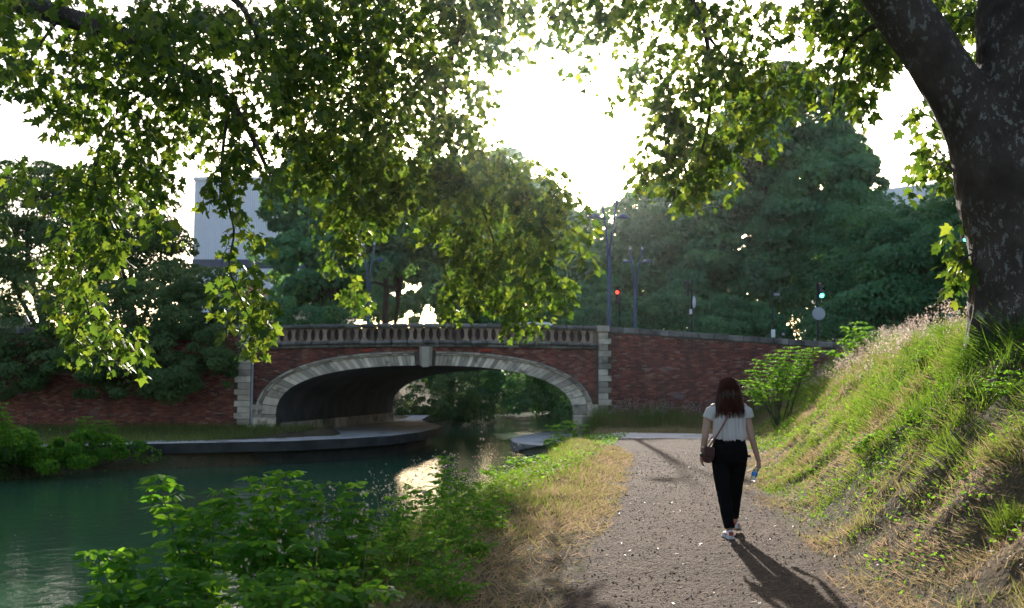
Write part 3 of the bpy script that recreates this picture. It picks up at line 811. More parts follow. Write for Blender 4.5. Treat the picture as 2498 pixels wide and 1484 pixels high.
far_tree('bush', 'low green undergrowth on the left bank sinking towards the water', (P(90, 1100, 32).x, 32.2, -.6),
         lob((20, 1085, 31.6, 70, 38, .8), (100, 1090, 32, 70, 32, .8), (180, 1092, 32.6, 60, 28, .7), (250, 1095, 33.2, 50, 24, .6), (-60, 1080, 31, 80, 40, .9), (60, 1120, 31.2, 80, 24, .5), (160, 1118, 32, 60, 20, .5), (310, 1100, 34.2, 40, 18, .4), (370, 1100, 34.8, 24, 14, .3)),
         16000, None, m=M_SHRUB, seed=31, lsize=.11, cat='bush', clump=.32)
# beyond the arch
far_tree('bush', 'grey-green willow bush on the far bank seen through the arch', gbase(1060, 68),
         lob((1050, 985, 68, 75, 40, 1.8), (1110, 960, 70, 60, 55, 2), (1010, 1000, 67, 45, 25, 1.2), (1150, 990, 72, 60, 40, 2)), 22000, None, m=M_FARO, seed=19, lsize=.14, cat='bush', clump=.5)
far_tree('bush', 'dark green thicket on the far bank deep under the arch', gbase(1230, 84),
         lob((1200, 950, 84, 110, 60, 3), (1290, 940, 90, 110, 60, 3), (1130, 910, 86, 100, 50, 3), (1370, 950, 92, 100, 60, 3), (1250, 890, 98, 160, 50, 3), (1420, 930, 80, 110, 90, 3), (1040, 905, 88, 90, 45, 3), (1190, 850, 96, 80, 50, 3), (1300, 850, 97, 90, 60, 3), (1400, 840, 95, 90, 70, 3), (1480, 850, 90, 70, 60, 3), (1120, 815, 88, 60, 50, 3), (1190, 800, 88, 70, 50, 3), (1260, 800, 90, 70, 50, 3), (1340, 790, 92, 80, 50, 3)),  # topmost lobes are unseen, added to block sky glare on the water
         84000, None, seed=20, lsize=.24, cat='bush', clump=.9)
far_tree('bush', 'dark bush closing the canal bend beyond the arch', gbase(1300, 128),
         lob((1200, 900, 125, 130, 50, 4), (1350, 900, 120, 150, 60, 4), (1480, 890, 110, 130, 70, 4)), 22000, None, seed=21, lsize=.4, cat='bush', clump=1.4)

# ------------------------------------------------------------------ the two near plane trees
LP, LR, LS, LC = [], [], [], []
def droop(start, n_nodes, length, out, acc, tw, spread=1.0, ls=.16):
    """a hanging twig with alternate leaves"""
    p = Vector(start); d = Vector(out); step = length / n_nodes; pts = [p.copy()]
    for k in range(n_nodes):
        d = (d + Vector((random.uniform(-.25, .25), random.uniform(-.25, .25), -.32))).normalized()
        p = p + d * step; pts.append(p.copy())
        for q in range(random.choice((1, 2, 2))):
            a = random.uniform(0, 6.283); s = Vector((math.cos(a), math.sin(a), random.uniform(-.5, .25))) * spread
            lp = p + s * random.uniform(.04, .15)
            tip = Vector((s.x, s.y, -.35 - random.random() * 1.1)).normalized()
            nr = Vector((random.uniform(-.9, .9), random.uniform(-.9, .9), random.uniform(.15, 1.1)))
            acc.append((tuple(lp), tuple(tip), tuple(nr), ls * random.choice((.6, .8, .95, 1.1, 1.25))))
    if tw is not None: tw.tube(pts, [.007 - .005 * i / len(pts) for i in range(len(pts))], 3, cap=False)
    return pts
def region(acc, tw, els, dens=1.0, ls=.16, shr=1.0, Lr=(.35, .95)):
    """els: (px, py, half width, half height, near depth, far depth, twigs)"""
    for px, py, w, h, ya, yb, n in els:
        for k in range(int(n * dens)):
            while 1:
                u, v = random.uniform(-1, 1), random.uniform(-1, 1)
                if u * u + v * v < 1: break
            Y = random.uniform(ya, yb); L = random.uniform(*Lr)
            lpx = L * .45 / Y * FPX
            st = P(px + u * w * shr, py + v * h * shr - lpx, Y)
            a = random.uniform(0, 6.283)
            droop(st, int(L / .085) + 2, L, (math.cos(a) * .8, math.sin(a) * .8, .15), acc, tw, 1, ls)
def put(t, acc, nparts):
    A = acc; pos = np.array([a[0] for a in A]); tip = np.array([a[1] for a in A]); nr = np.array([a[2] for a in A]); sz = np.array([a[3] for a in A])
    leaves(t, PLANE, PLANE_F, pos, frames(tip, nr), sz, M_LEAF, rs.rand(len(A)), nparts)

left_tree = thing('plane_tree', 'leafy plane tree whose dark boughs hang over the canal at the upper left', 'tree', (-21.0, 15.0, -.4))
acc = []; tw = MB(left_tree.location)
region(acc, tw, [(20, 50, 70, 70, 10, 14, 34), (50, 220, 60, 60, 11, 14, 20), (95, 150, 30, 30, 11, 14, 4),
                 (200, 60, 60, 45, 11, 15, 16), (330, 110, 110, 90, 11, 15, 60), (480, 70, 110, 70, 11, 16, 56), (590, 150, 60, 110, 12, 16, 40), (420, 230, 120, 70, 12, 16, 56),
                 (230, 200, 70, 90, 12, 15, 34), (190, 290, 70, 60, 12, 15, 30), (330, 330, 60, 60, 12, 15, 24), (280, 430, 60, 60, 12, 15, 30), (350, 430, 50, 40, 12, 15, 16),
                 (210, 500, 60, 70, 12, 15, 30), (240, 610, 60, 60, 12, 15, 32), (170, 640, 36, 60, 12, 15, 14), (200, 730, 50, 60, 12, 14.5, 22), (230, 820, 60, 45, 12, 14.5, 24), (300, 860, 50, 34, 12, 14.5, 16), (180, 780, 30, 50, 12, 14, 8),
                 (400, 560, 40, 36, 12, 15, 10), (480, 330, 40, 50, 13, 16, 14), (560, 300, 50, 46, 13, 16, 18), (520, 400, 40, 30, 13, 16, 10), (590, 410, 50, 40, 13, 16, 16), (650, 450, 40, 50, 13, 16, 12),
                 (540, 490, 50, 24, 13, 15, 9), (590, 540, 30, 24, 13, 15, 6), (610, 600, 34, 30, 13, 15, 8), (560, 660, 22, 36, 13, 15, 6), (590, 720, 30, 36, 13, 15, 8), (610, 800, 44, 44, 13, 15, 14), (660, 850, 30, 24, 13, 15, 6), (640, 740, 24, 30, 13, 15, 4),
                 (20, 450, 36, 50, 11, 13, 7), (0, 560, 22, 40, 11, 13, 4)], .66, .14, .8, (.3, .75))
tb = lambda pts, r: [P(*p) for p in pts]
mb = MB(left_tree.location)
root = Vector((-21, 15, -.5))
fork = Vector((-20.4, 15, 5.0))
mb.tube([root, root + Vector((.1, 0, 1.2)), root + Vector((.4, 0, 3.5)), fork, Vector((-20.6, 15.5, 9)), Vector((-20, 16, 13))], [.75, .58, .5, .5, .34, .12], 14)
mb.build('trunk', M_BARK, left_tree, smooth=True)
def branch(t, pts, r0, r1, n=7, sub=5):
    P_ = [Vector(p) for p in pts]; out = []
    for i in range(len(P_) - 1):
        a = P_[max(i - 1, 0)]; b = P_[i]; c = P_[i + 1]; d = P_[min(i + 2, len(P_) - 1)]
        for k in range(sub):
            q = k / sub
            out.append(.5 * ((2 * b) + (c - a) * q + (2 * a - 5 * b + 4 * c - d) * q * q + (3 * b - a - 3 * c + d) * q ** 3))
    out.append(P_[-1])
    mb = MB(t.location); n_ = len(out)
    mb.tube(out, [r0 + (r1 - r0) * (i / (n_ - 1)) ** .8 for i in range(n_)], n)
    mb.build('branch', M_BARK, t, smooth=True)
branch(left_tree, [fork, Vector((-17, 14.5, 7.6)), Vector((-12, 14, 8.2)), P(150, 40, 13), P(370, 130, 13.5), P(560, 250, 14), P(660, 430, 14.5)], .3, .02)
branch(left_tree, [Vector((-12, 14, 8.2)), P(60, -60, 14), P(330, -60, 14), P(560, -10, 14), P(640, 120, 14.5)], .17, .02)
branch(left_tree, [P(370, 130, 13.5), P(300, 240, 13.6), P(230, 420, 13.5), P(260, 560, 13.3), P(210, 720, 13.2), P(250, 850, 13.2)], .035, .008, 5)
branch(left_tree, [P(560, 250, 14), P(540, 420, 14), P(570, 560, 14), P(560, 660, 14), P(620, 800, 14)], .03, .007, 5)
branch(left_tree, [P(150, 40, 13), P(90, 120, 12.8), P(30, 230, 12.6)], .03, .008, 5)
# unseen crown leaves added above the picture to shade canal and path
for k in range(420):
    x = random.uniform(-22, -4); y = random.uniform(-4, 24); z = random.uniform(9.5, 15) if y > 6 else random.uniform(7.5, 13)
    droop((x, y, z), 9, .8, (random.uniform(-1, 1), random.uniform(-1, 1), .1), acc, None, 1.4, .30)
for k in range(520):  # extra leaves out of view, added to keep skylight off the left wall
    y = random.uniform(10, 27); x = random.uniform(-25, -7); z = .43 * y + random.uniform(3.2, 7)
    droop((x, y, z), 9, .8, (random.uniform(-1, 1), random.uniform(-1, 1), .1), acc, None, 1.6, .32)
tw.build('twigs', M_TWIG, left_tree, kind='stuff')
put(left_tree, acc, 300)

right_tree = thing('plane_tree', 'huge plane tree with mottled dark bark leaning over the grassy bank at the right', 'tree', (6.15, 12.0, 2.1))
k12 = 12 / FPX
def tr(px, py, rpx, Y=12.0): p = P(px, py, Y); return (p, rpx * k12)
mb = MB((0, 0, 0))
def chain(lst, n=20):
    pts = [a[0] for a in lst]; rr = [a[1] for a in lst]; P2 = []; R2 = []
    for i in range(len(pts) - 1):
        a, b, c, d = pts[max(i - 1, 0)], pts[i], pts[i + 1], pts[min(i + 2, len(pts) - 1)]
        for k in range(6):
            q = k / 6
            P2.append(.5 * ((2 * b) + (c - a) * q + (2 * a - 5 * b + 4 * c - d) * q * q + (3 * b - a - 3 * c + d) * q ** 3)); R2.append(rr[i] + (rr[i + 1] - rr[i]) * q)
    P2.append(pts[-1]); R2.append(rr[-1]); mb.tube(P2, R2, n)
chain([tr(2492, 900, 150), tr(2494, 800, 124), tr(2494, 700, 120), tr(2490, 590, 124), tr(2470, 480, 132), tr(2440, 400, 120), tr(2385, 310, 84), tr(2325, 215, 72), tr(2262, 120, 69), tr(2180, 0, 66), tr(2100, -110, 60), tr(1980, -240, 52, 12.3)])
chain([tr(2494, 700, 118), tr(2500, 560, 128), tr(2505, 420, 128), tr(2505, 300, 122), tr(2500, 180, 116), tr(2496, 60, 110), tr(2490, -120, 100, 12.2), tr(2470, -330, 84, 12.4), tr(2440, -560, 60, 12.6)])
for px, py, r in ((2385, 800, 20), (2420, 838, 40), (2560, 850, 50)):
    chain([tr(px - 8, py + 55, r * 1.3, 11.8), tr(px, py, r, 11.85), tr(px + 20, py - 160, r * .9, 11.95), tr(px + 60, py - 330, r * .4, 12)], 10)
me = voxel(mb, .035, 6)
co = getco(me)
nz = fbm(co[:, 0] * 2.2 + co[:, 2] * 1.1, co[:, 2] * 1.5 + co[:, 1] * 2.2, 4) * .09
c0 = np.array([6.1, 12, 0]); v = co - c0; v[:, 2] = 0; v = norm(v)
co = co + v * nz[:, None] - np.array(right_tree.location)
setco(me, co); me.materials.append(M_BARK); me.name = 'trunk'
me.polygons.foreach_set('use_smooth', np.ones(len(me.polygons), bool))
link(bpy.data.objects.new('trunk', me), right_tree)
limb_end = tr(1980, -240, 52, 12.3)[0]
branch(right_tree, [limb_end, P(1850, -330, 13.5), P(1600, -330, 15.5), P(1300, -260, 17.5), P(1000, -120, 18.5), P(820, 40, 18.5)], .24, .05, 9)
branch(right_tree, [P(1600, -330, 15.5), P(1640, -100, 15.8), P(1720, 80, 16), P(1730, 280, 16), P(1690, 430, 16)], .08, .012, 6)
branch(right_tree, [P(1720, 80, 16), P(1800, 180, 16), P(1880, 260, 16)], .03, .01, 5)
branch(right_tree, [P(1300, -260, 17.5), P(1200, -60, 18.5), P(1100, 140, 19), P(1090, 340, 19.5), P(1180, 520, 20), P(1230, 680, 20)], .09, .012, 6)
branch(right_tree, [P(1100, 140, 19), P(960, 260, 19), P(860, 420, 18.5), P(835, 600, 18.5)], .05, .01, 6)
branch(right_tree, [P(1090, 340, 19.5), P(1240, 420, 20.5), P(1350, 540, 21), P(1380, 680, 21)], .04, .01, 6)
branch(right_tree, [P(1000, -120, 18.5), P(900, 60, 18), P(760, 160, 17.5), P(690, 260, 17)], .06, .012, 6)
branch(right_tree, [tr(2262, 120, 40)[0], P(2150, 60, 13), P(2060, 130, 13.8), P(2030, 260, 14)], .06, .01, 6)
branch(right_tree, [tr(2340, 430, 40)[0], P(2290, 400, 12.6), P(2260, 420, 13)], .02, .008, 5)
branch(right_tree, [tr(2370, 620, 40)[0], P(2340, 640, 12), P(2320, 690, 12.1)], .014, .006, 5)
acc = []; tw = MB(right_tree.location)
region(acc, tw, [
    (700, 60, 90, 80, 15, 19, 80), (850, 50, 110, 80, 16, 20, 100), (1000, 60, 110, 80, 16, 20, 90), (1130, 50, 90, 60, 16, 20, 54), (1240, 40, 90, 40, 16, 19, 34), (1360, 30, 90, 36, 16, 19, 30), (1500, 40, 100, 40, 15, 18, 34), (1640, 30, 90, 46, 15, 18, 30), (1760, 60, 80, 50, 15, 18, 24),
    (720, 190, 80, 80, 15, 18, 80), (860, 190, 100, 80, 16, 20, 100), (1010, 200, 100, 80, 16, 21, 90), (1130, 150, 60, 60, 17, 21, 34), (1160, 260, 40, 60, 18, 21, 20), (1200, 120, 40, 34, 17, 20, 8),
    (740, 320, 80, 70, 15, 19, 70), (880, 320, 100, 80, 16, 20, 100), (1030, 330, 100, 70, 17, 21, 80), (1120, 400, 70, 60, 18, 22, 44), (1190, 400, 40, 40, 18, 22, 16),
    (800, 430, 80, 60, 16, 19, 60), (930, 450, 90, 70, 17, 20, 70), (1060, 460, 90, 60, 18, 21, 70), (1200, 480, 90, 60, 18, 22, 60), (1300, 480, 60, 50, 18, 19.5, 26),
    (850, 530, 56, 50, 17, 20, 34), (960, 530, 70, 46, 18, 20, 30), (1100, 560, 90, 60, 19, 22, 60), (1240, 580, 90, 70, 19, 22, 70), (1350, 570, 60, 60, 16.3, 18, 30), (1390, 640, 30, 46, 16, 17.5, 11),
    (830, 630, 28, 50, 17, 19, 14), (842, 735, 18, 44, 17, 19, 9), (815, 600, 24, 40, 17, 19, 6), (1130, 660, 60, 50, 19, 21, 34), (1240, 690, 80, 60, 19, 22, 56), (1340, 700, 60, 50, 16, 17.5, 24), (1160, 750, 60, 36, 19, 21, 24), (1270, 770, 60, 34, 19, 21, 24), (1110, 720, 30, 34, 19, 21, 8), (1260, 810, 30, 22, 19, 21, 7),
    (1640, 180, 90, 70, 14.5, 17.5, 30), (1750, 190, 90, 70, 14.5, 17.5, 34), (1860, 220, 80, 60, 14.5, 17.5, 36), (1600, 300, 46, 50, 15, 17, 18), (1700, 320, 90, 60, 15, 17.5, 34), (1830, 310, 70, 50, 15, 17.5, 30), (1640, 420, 66, 56, 15, 17, 32), (1720, 440, 56, 60, 15, 17, 30), (1760, 380, 40, 40, 15, 17, 14), (1590, 460, 30, 26, 15, 17, 7), (1910, 280, 30, 30, 15, 17, 6), (1690, 490, 40, 22, 15, 17, 8),
    (1880, 90, 60, 40, 14, 17, 14), (2010, 60, 60, 60, 13.5, 16, 30), (2090, 110, 70, 70, 13, 16, 44), (2040, 200, 50, 46, 13, 16, 20), (2170, 180, 50, 46, 12.8, 15, 20), (2110, 30, 80, 40, 13, 16, 24), (2060, 250, 30, 22, 13, 15, 5), (2080, 280, 40, 14, 13, 15, 4),
    (2330, 60, 50, 70, 12.6, 15, 34), (2360, 180, 30, 60, 12.6, 15, 16), (2280, 30, 50, 40, 12.8, 15, 20), (2250, 300, 30, 30, 13, 15, 6), (2260, 390, 40, 36, 12.8, 15, 10), (2290, 430, 34, 30, 12.6, 14, 9), (2275, 460, 24, 14, 12.6, 14, 3), (2330, 620, 22, 20, 11.8, 12.6, 4), (2330, 680, 34, 20, 11.8, 12.6, 6), (2350, 710, 24, 16, 11.8, 12.6, 4), (1270, 430, 70, 40, 18, 21, 22), (1350, 500, 60, 34, 17, 19, 22), (1250, 120, 50, 40, 18, 21, 16), (1370, 110, 70, 30, 17, 20, 16), (1500, 110, 60, 30, 16, 18, 14), (1400, 185, 40, 18, 17, 19, 5), (1545, 200, 30, 50, 15, 17, 8), (2460, 760, 2, 2, 13, 14, 1)], .62, .145, .92, (.3, .85))
tw.build('twigs', M_TWIG, right_tree, kind='stuff')
for k in range(520):  # leaves out of view overhead, added to hold back skylight
    x = random.uniform(-4, 16); y = random.uniform(-8, 22); z = random.uniform(9.5, 15) if y > 6 else random.uniform(7.0, 13)
    droop((x, y, z), 9, .8, (random.uniform(-1, 1), random.uniform(-1, 1), .1), acc, None, 1.4, .30)
put(right_tree, acc, 300)
print('near leaves', len(acc))

# ------------------------------------------------------------------ buildings
hall = thing('hall', 'large pale grey hall clad in ribbed metal with a dark band, behind the left trees', 'building', (P(600, 900, 112).x, 112, 2.6))
hx0, hx1 = P(470, 600, 112).x, P(800, 600, 112).x; hz = P(470, 440, 112).z
zb0, zb1 = P(600, 655, 112).z, P(600, 633, 112).z
mb = MB(hall.location); mb.b2(hx0 + .05, hx1, 112.3, 132, 2.2, hz - .1); mb.build('wall', M_GREYP, hall)
nP = 15; pw = (hx1 - hx0) / nP
for i in range(nP):
    for za, zb in ((2.6, zb0), (zb1, hz)):
        mb = MB(hall.location); x0 = hx0 + i * pw + .01
        for k in range(4):
            xa = x0 + k * pw / 4
            w = pw / 4 - .005
            for (a, b, d1, d2) in ((0, .5, 0, 0), (.5, .6, 0, .12), (.6, .9, .12, .12), (.9, 1, .12, 0)):
                mb.add([(xa + a * w, 112.1 - d1, za), (xa + b * w, 112.1 - d2, za), (xa + b * w, 112.1 - d2, zb), (xa + a * w, 112.1 - d1, zb)], [(0, 1, 2, 3)])
        mb.build('cladding_panel', M_CLAD, hall)
mb = MB(hall.location); mb.b2(hx0, hx1, 111.95, 112.25, zb0 + .02, zb1 - .02); mb.build('dark_band', M_BAND, hall)
mb = MB(hall.location); mb.b2(hx0 - .1, hx1 + .1, 111.8, 132.1, hz, hz + .35); mb.build('roof_edge', M_CLAD, hall)

house = thing('house', 'low house with a red tiled roof in front of the grey hall', 'house', (P(640, 760, 82).x, 84, 2.7))
A, B = P(560, 705, 82), P(735, 745, 82); ridge = P(575, 688, 86)
ex0, ex1 = P(540, 740, 82).x, P(725, 740, 82).x; ze0 = P(600, 718, 82).z; zr = P(600, 690, 86).z
mb = MB(house.location); mb.b2(ex0 + .2, ex1 - .2, 82.4, 89.6, 2.4, ze0 - .1); mb.build('wall', M_PLAST, house)
def troof(parent, x0, x1, y0, z0, y1, z1, drop):
    n = int((x1 - x0) / .3)
    for i in range(n):
        mb = MB(parent.location); xa = x0 + (x1 - x0) * i / n; w = (x1 - x0) / n * .48; q = (i / n) * drop
        vs = []
        for (y, z) in ((y0, z0), (y1, z1)):
            for k in range(5):
                a = math.pi * k / 4; vs.append((xa + w - w * math.cos(a), y, z - q + w * .9 * math.sin(a)))
        mb.add(vs, [(k, k + 1, k + 6, k + 5) for k in range(4)])
        mb.build('roof_tile', M_TILE, parent)
mb = MB(house.location); mb.add([(ex0, 82, ze0 - .02), (ex1, 82, ze0 - 1.5), (ex1, 86, zr - 1.5), (ex0, 86, zr - .02), (ex0, 90, ze0 - .02), (ex1, 90, ze0 - 1.5)], [(0, 1, 2, 3), (3, 2, 5, 4)]); mb.build('roof', M_TILE, house)
troof(house, ex0, ex1, 82, ze0, 86, zr, 1.5)
mb = MB(house.location); cxh = P(715, 730, 83).x
mb.b2(cxh - .35, cxh + .35, 84, 84.6, zr - 1.7, zr - .35); mb.build('chimney', M_PLAST, house)
for px in (590, 640, 690):
    x = P(px, 760, 82.3).x
    mb = MB(house.location); mb.b2(x - .45, x + .45, 82.3, 82.45, ze0 - 2.6, ze0 - 1.5); w_ = mb.build('window', M_WHITE, house)
    mb = MB(house.location); mb.b2(x - .36, x + .36, 82.27, 82.31, ze0 - 2.5, ze0 - 1.6); p_ = mb.build('pane', M_GLASS, house)
small = thing('house', 'small pale flat building between the red tiled roof and the trees', 'house', (P(735, 760, 90).x, 90, 2.7))
sx0, sx1 = P(700, 760, 90).x, P(800, 760, 90).x; sz = P(700, 738, 90).z
mb = MB(small.location); mb.b2(sx0, sx1, 90, 97, 2.4, sz); mb.build('wall', M_PLAST, small)
mb = MB(small.location); mb.b2(sx0 - .2, sx1 + .2, 89.8, 97.2, sz + .003, sz + .25); mb.build('roof', M_GREYP, small)

pale = thing('building', 'pale grey building with a slanted roof and one window, far right behind the trees', 'building', (P(2160, 600, 118).x, 118, 2.5))
q = [P(2070, 512, 118), P(2236, 452, 118)]
mb = MB(pale.location); x0, x1 = q[0].x, q[1].x + 6
mb.prism([(x0, 2.3), (x1, 2.3), (x1, q[1].z + .6), (q[1].x, q[1].z), (P(2150, 470, 118).x, P(2150, 462, 118).z), (x0, q[0].z)], 118, 134); mb.build('wall', M_CLAD, pale)
a, b = P(2143, 489, 117.9), P(2176, 476, 117.9)
mb = MB(pale.location); mb.b2(a.x, b.x, 117.9, 118.1, a.z - 1.0, b.z); mb.build('window', M_GREYP, pale)
mb = MB(pale.location); mb.b2(a.x + .15, b.x - .15, 117.86, 117.95, a.z - .85, b.z - .15); mb.build('pane', M_GLASS, pale)

# ------------------------------------------------------------------ street lamps
def lamp(label, Y, base, split, tips, heads, rr):
    b = P(*base, Y); zr_ = float(zroad(b.x)); t = thing('street_lamp', label, 'street lamp', (b.x, Y, zr_), group='forked street lamps on the bridge')
    s = P(*split, Y)
    mb = MB(t.location); mb.tube([(b.x, Y, zr_), (b.x, Y, zr_ + .5), (s.x, Y, s.z - .3)], [rr * 1.5, rr * 1.1, rr], 10); mb.build('pole', M_METAL, t, smooth=True)
    mb = MB(t.location); mb.box((b.x, Y, zr_ + .04), (rr * 2.2, rr * 2.2, .04)); mb.build('base_plate', M_METAL, t)
    for tp, hd in zip(tips, heads):
        e = P(*tp, Y); sx = 1 if e.x > s.x else -1
        mb = MB(t.location); mb.tube([(s.x + sx * rr * .45, Y, s.z - 1.4), (s.x + sx * rr * .7, Y, s.z), (s.x + (e.x - s.x) * .45, Y, s.z + (e.z - s.z) * .42), e], [rr * .7, rr * .7, rr * .62, rr * .5], 8)
        arm = mb.build('arm', M_METAL, t, smooth=True)
        mb = MB(t.location); mb.ell((e.x, Y, e.z + .02), (rr * .65, rr * .65, .1), 8, 5); mb.build('finial', M_WHITE, t, smooth=True)
        if hd:
            x0_, x1_, zz = P(hd[0], hd[2], Y).x, P(hd[1], hd[2], Y).x, P(hd[0], hd[2], Y).z
            inner = x0_ if abs(x0_ - s.x) < abs(x1_ - s.x) else x1_
            c = (x0_ + x1_) / 2; hw = abs(x1_ - x0_) / 2
            mb = MB(t.location); n = 14; vs = []; fs = []
            for j, (f, dz) in enumerate(((.0, .17), (.35, .155), (.7, .11), (.95, .03), (1, -.01), (.9, -.035), (.0, -.05))):
                for k in range(n):
                    a = 2 * math.pi * k / n; vs.append((c + hw * max(f, .01) * math.cos(a), Y + hw * .62 * max(f, .01) * math.sin(a), zz + dz))
            for j in range(6):
                for k in range(n): fs.append((j * n + k, j * n + (k + 1) % n, (j + 1) * n + (k + 1) % n, (j + 1) * n + k))
            mb.add(vs, fs); hdo = mb.build('lamp_head', M_METAL, t, smooth=True)
            zf = (e.z - s.z); ax = s.x + (e.x - s.x) * .8; az = zz - .12
            mb = MB(t.location); mb.tube([(ax, Y, az), (inner, Y, zz - .01), (c, Y, zz)], .028, 6); mb.build('bracket', M_METAL, t)
lamp('tallest forked street lamp, in front of the sunlit sky gap', 44.2, (1484.6, 795), (1485, 606), [(1469.5, 505), (1506, 481)], [(1432, 1466, 531), (1504, 1534, 531)], .08)
lamp('shorter forked street lamp just right of the tallest one', 56.2, (1547, 800), (1549, 692), [(1537, 608), (1566, 608)], [(1518, 1540, 640), (1566, 1591, 640)], .085)
lamp('forked street lamp rising behind the left part of the balustrade', 56.2, (897, 790), (899, 694), [(887, 598), (913, 596)], [(869, 888, 640), (915, 937, 636)], .085)

# ------------------------------------------------------------------ traffic lights and signs
M_GREENL = emit('green_light', (.05, .95, .62), 9)
M_REDL = emit('red_light', (1.0, .03, .02), 4)
M_OFF = simple('unlit_lens', (.03, .03, .03), None, 3, .3)
def signal(label, Y, pole, top, base, box, face, lit, disc=None, arm=None):
    """face: 'front' looks at the viewer, 'side' looks to the left"""
    b = P(pole, base, Y); zr_ = float(zroad(b.x)) if Y > D else float(H(b.x, Y)); tz = P(pole, top, Y).z
    t = thing('traffic_light', label, 'traffic light', (b.x, Y, zr_))
    mb = MB(t.location); mb.tube([(b.x, Y, zr_), (b.x, Y, tz)], .06, 8); mb.build('pole', M_BLACK, t)
    a, c = P(box[0], box[1], Y), P(box[2], box[3], Y)
    x0_, x1_, z0, z1 = a.x, c.x, c.z, a.z; cx_ = (x0_ + x1_) / 2; w = (x1_ - x0_) / 2; h = (z1 - z0)
    yb = Y - .12
    mb = MB(t.location); mb.box((cx_, yb, (z0 + z1) / 2), (w * .8 if face == 'front' else w * .5, .11, h / 2)); mb.build('housing', M_BLACK, t, bevel=.03)
    if arm:
        mb = MB(t.location); mb.tube([(b.x, Y, tz - .1), (cx_, Y, tz - .1), (cx_, Y, z1 - .05)], .04, 6); mb.build('arm', M_BLACK, t)
    else:
        mb = MB(t.location); mb.tube([(b.x, Y, (z0 + z1) / 2), (cx_, yb, (z0 + z1) / 2)], .025, 6); mb.build('bracket', M_BLACK, t)
    r = h / 3 * .36
    for k in range(3):
        zc = z1 - h / 6 - k * h / 3; m = {0: M_REDL, 2: M_GREENL}.get(k) if lit == k else M_OFF
        mb = MB(t.location)
        if face == 'front':
            mb.tube([(cx_, yb - .115, zc), (cx_, yb - .135, zc)], r, 14); mb.build('lens', m, t)
            mb = MB(t.location); vs = []
            for j in range(9):
                q_ = math.pi * j / 8; vs += [(cx_ + r * 1.15 * math.cos(q_), yb - .11, zc + r * 1.15 * math.sin(q_)), (cx_ + r * 1.15 * math.cos(q_), yb - .28, zc + r * 1.1 * math.sin(q_))]
            mb.add(vs, [(2 * j, 2 * j + 1, 2 * j + 3, 2 * j + 2) for j in range(8)]); mb.build('visor', M_BLACK, t)
        else:
            mb.tube([(cx_ - w * .5, yb - .04, zc), (cx_ - w * .5 - .03, yb - .06, zc)], r, 12); mb.build('lens', m, t)
            mb = MB(t.location); mb.box((cx_ - w * .95, yb, zc + r * .9), (w * .5, r, .02)); mb.build('visor', M_BLACK, t)
    if disc:
        dx, dy, dr, kx_ = disc; c = P(dx, dy, Y); R_ = dr / FPX * Y
        mb = MB(t.location); mb.ell((c.x, Y - .09 if kx_ > .8 else Y - .02, c.z), (R_ * kx_, .02 if kx_ > .8 else R_ * .9, R_), 22, 8); mb.build('sign_disc', M_WHITE if kx_ < .8 else M_GREYP, t, smooth=True)
    return t
signal('traffic light showing red, between the two tall lamps', 62, 1511.5, 707, 800, (1500, 709, 1509, 741), 'front', 0)
s2 = signal('unlit side-on traffic light above a white round sign, right of the lamps', 56, 1688, 682, 812, (1670, 686, 1681, 723), 'side', -1, disc=(1692, 738, 15, .28))
mb = MB(s2.location); c = P(1683.6, 761, 56); mb.box((c.x, c.y - .1, c.z), (.07, .08, .14)); mb.build('push_button_box', M_WHITE, s2, bevel=.02)
signal('traffic light showing green above the back of a round grey sign', 48, 1995, 689, 830, (1993, 690, 2006, 729), 'front', 2, disc=(1995, 766, 16, 1))
signal('overhead traffic light showing green beside the mottled trunk', 30, 2392, 548, 900, (2337, 552, 2353, 594), 'front', 2, arm=True)
cp = P(1885, 815, 48); cam_p = thing('signpost', 'thin post with small arm and pale box at its foot behind the sloping wall', 'post', (cp.x, 48, float(zroad(cp.x))))
mb = MB(cam_p.location); mb.tube([(cp.x, 48, cam_p.location.z), (cp.x, 48, P(1885, 705, 48).z)], .035, 6); mb.build('pole', M_BLACK, cam_p)
a = P(1887, 719, 48); b = P(1900, 718, 48); mb = MB(cam_p.location); mb.box(((a.x + b.x) / 2, 47.95, a.z), ((b.x - a.x) / 2, .06, .05)); mb.build('arm', M_GREYP, cam_p)
a = P(1885.5, 814, 47.8); mb = MB(cam_p.location); mb.box((a.x, 47.8, a.z), (.09, .05, .19)); mb.build('box', M_WHITE, cam_p, bevel=.02)
for i, (px, w_) in enumerate(((1910, 'nearest the pale box'), (2106, 'just left of the overgrown wall end'))):
    b = P(px, 815, 46); zt = P(px, 816 + i * 7, 46).z; t = thing('bollard', 'slim dark bollard behind the sloping wall, ' + w_, 'bollard', (b.x, 46, float(zroad(b.x))))
    mb = MB(t.location); mb.tube([t.location, (b.x, 46, zt)], .05, 8); mb.build('post', M_BLACK, t)
    mb = MB(t.location); mb.ell((b.x, 46, zt), (.07, .07, .07), 8, 6); mb.build('cap', M_GREYP, t)

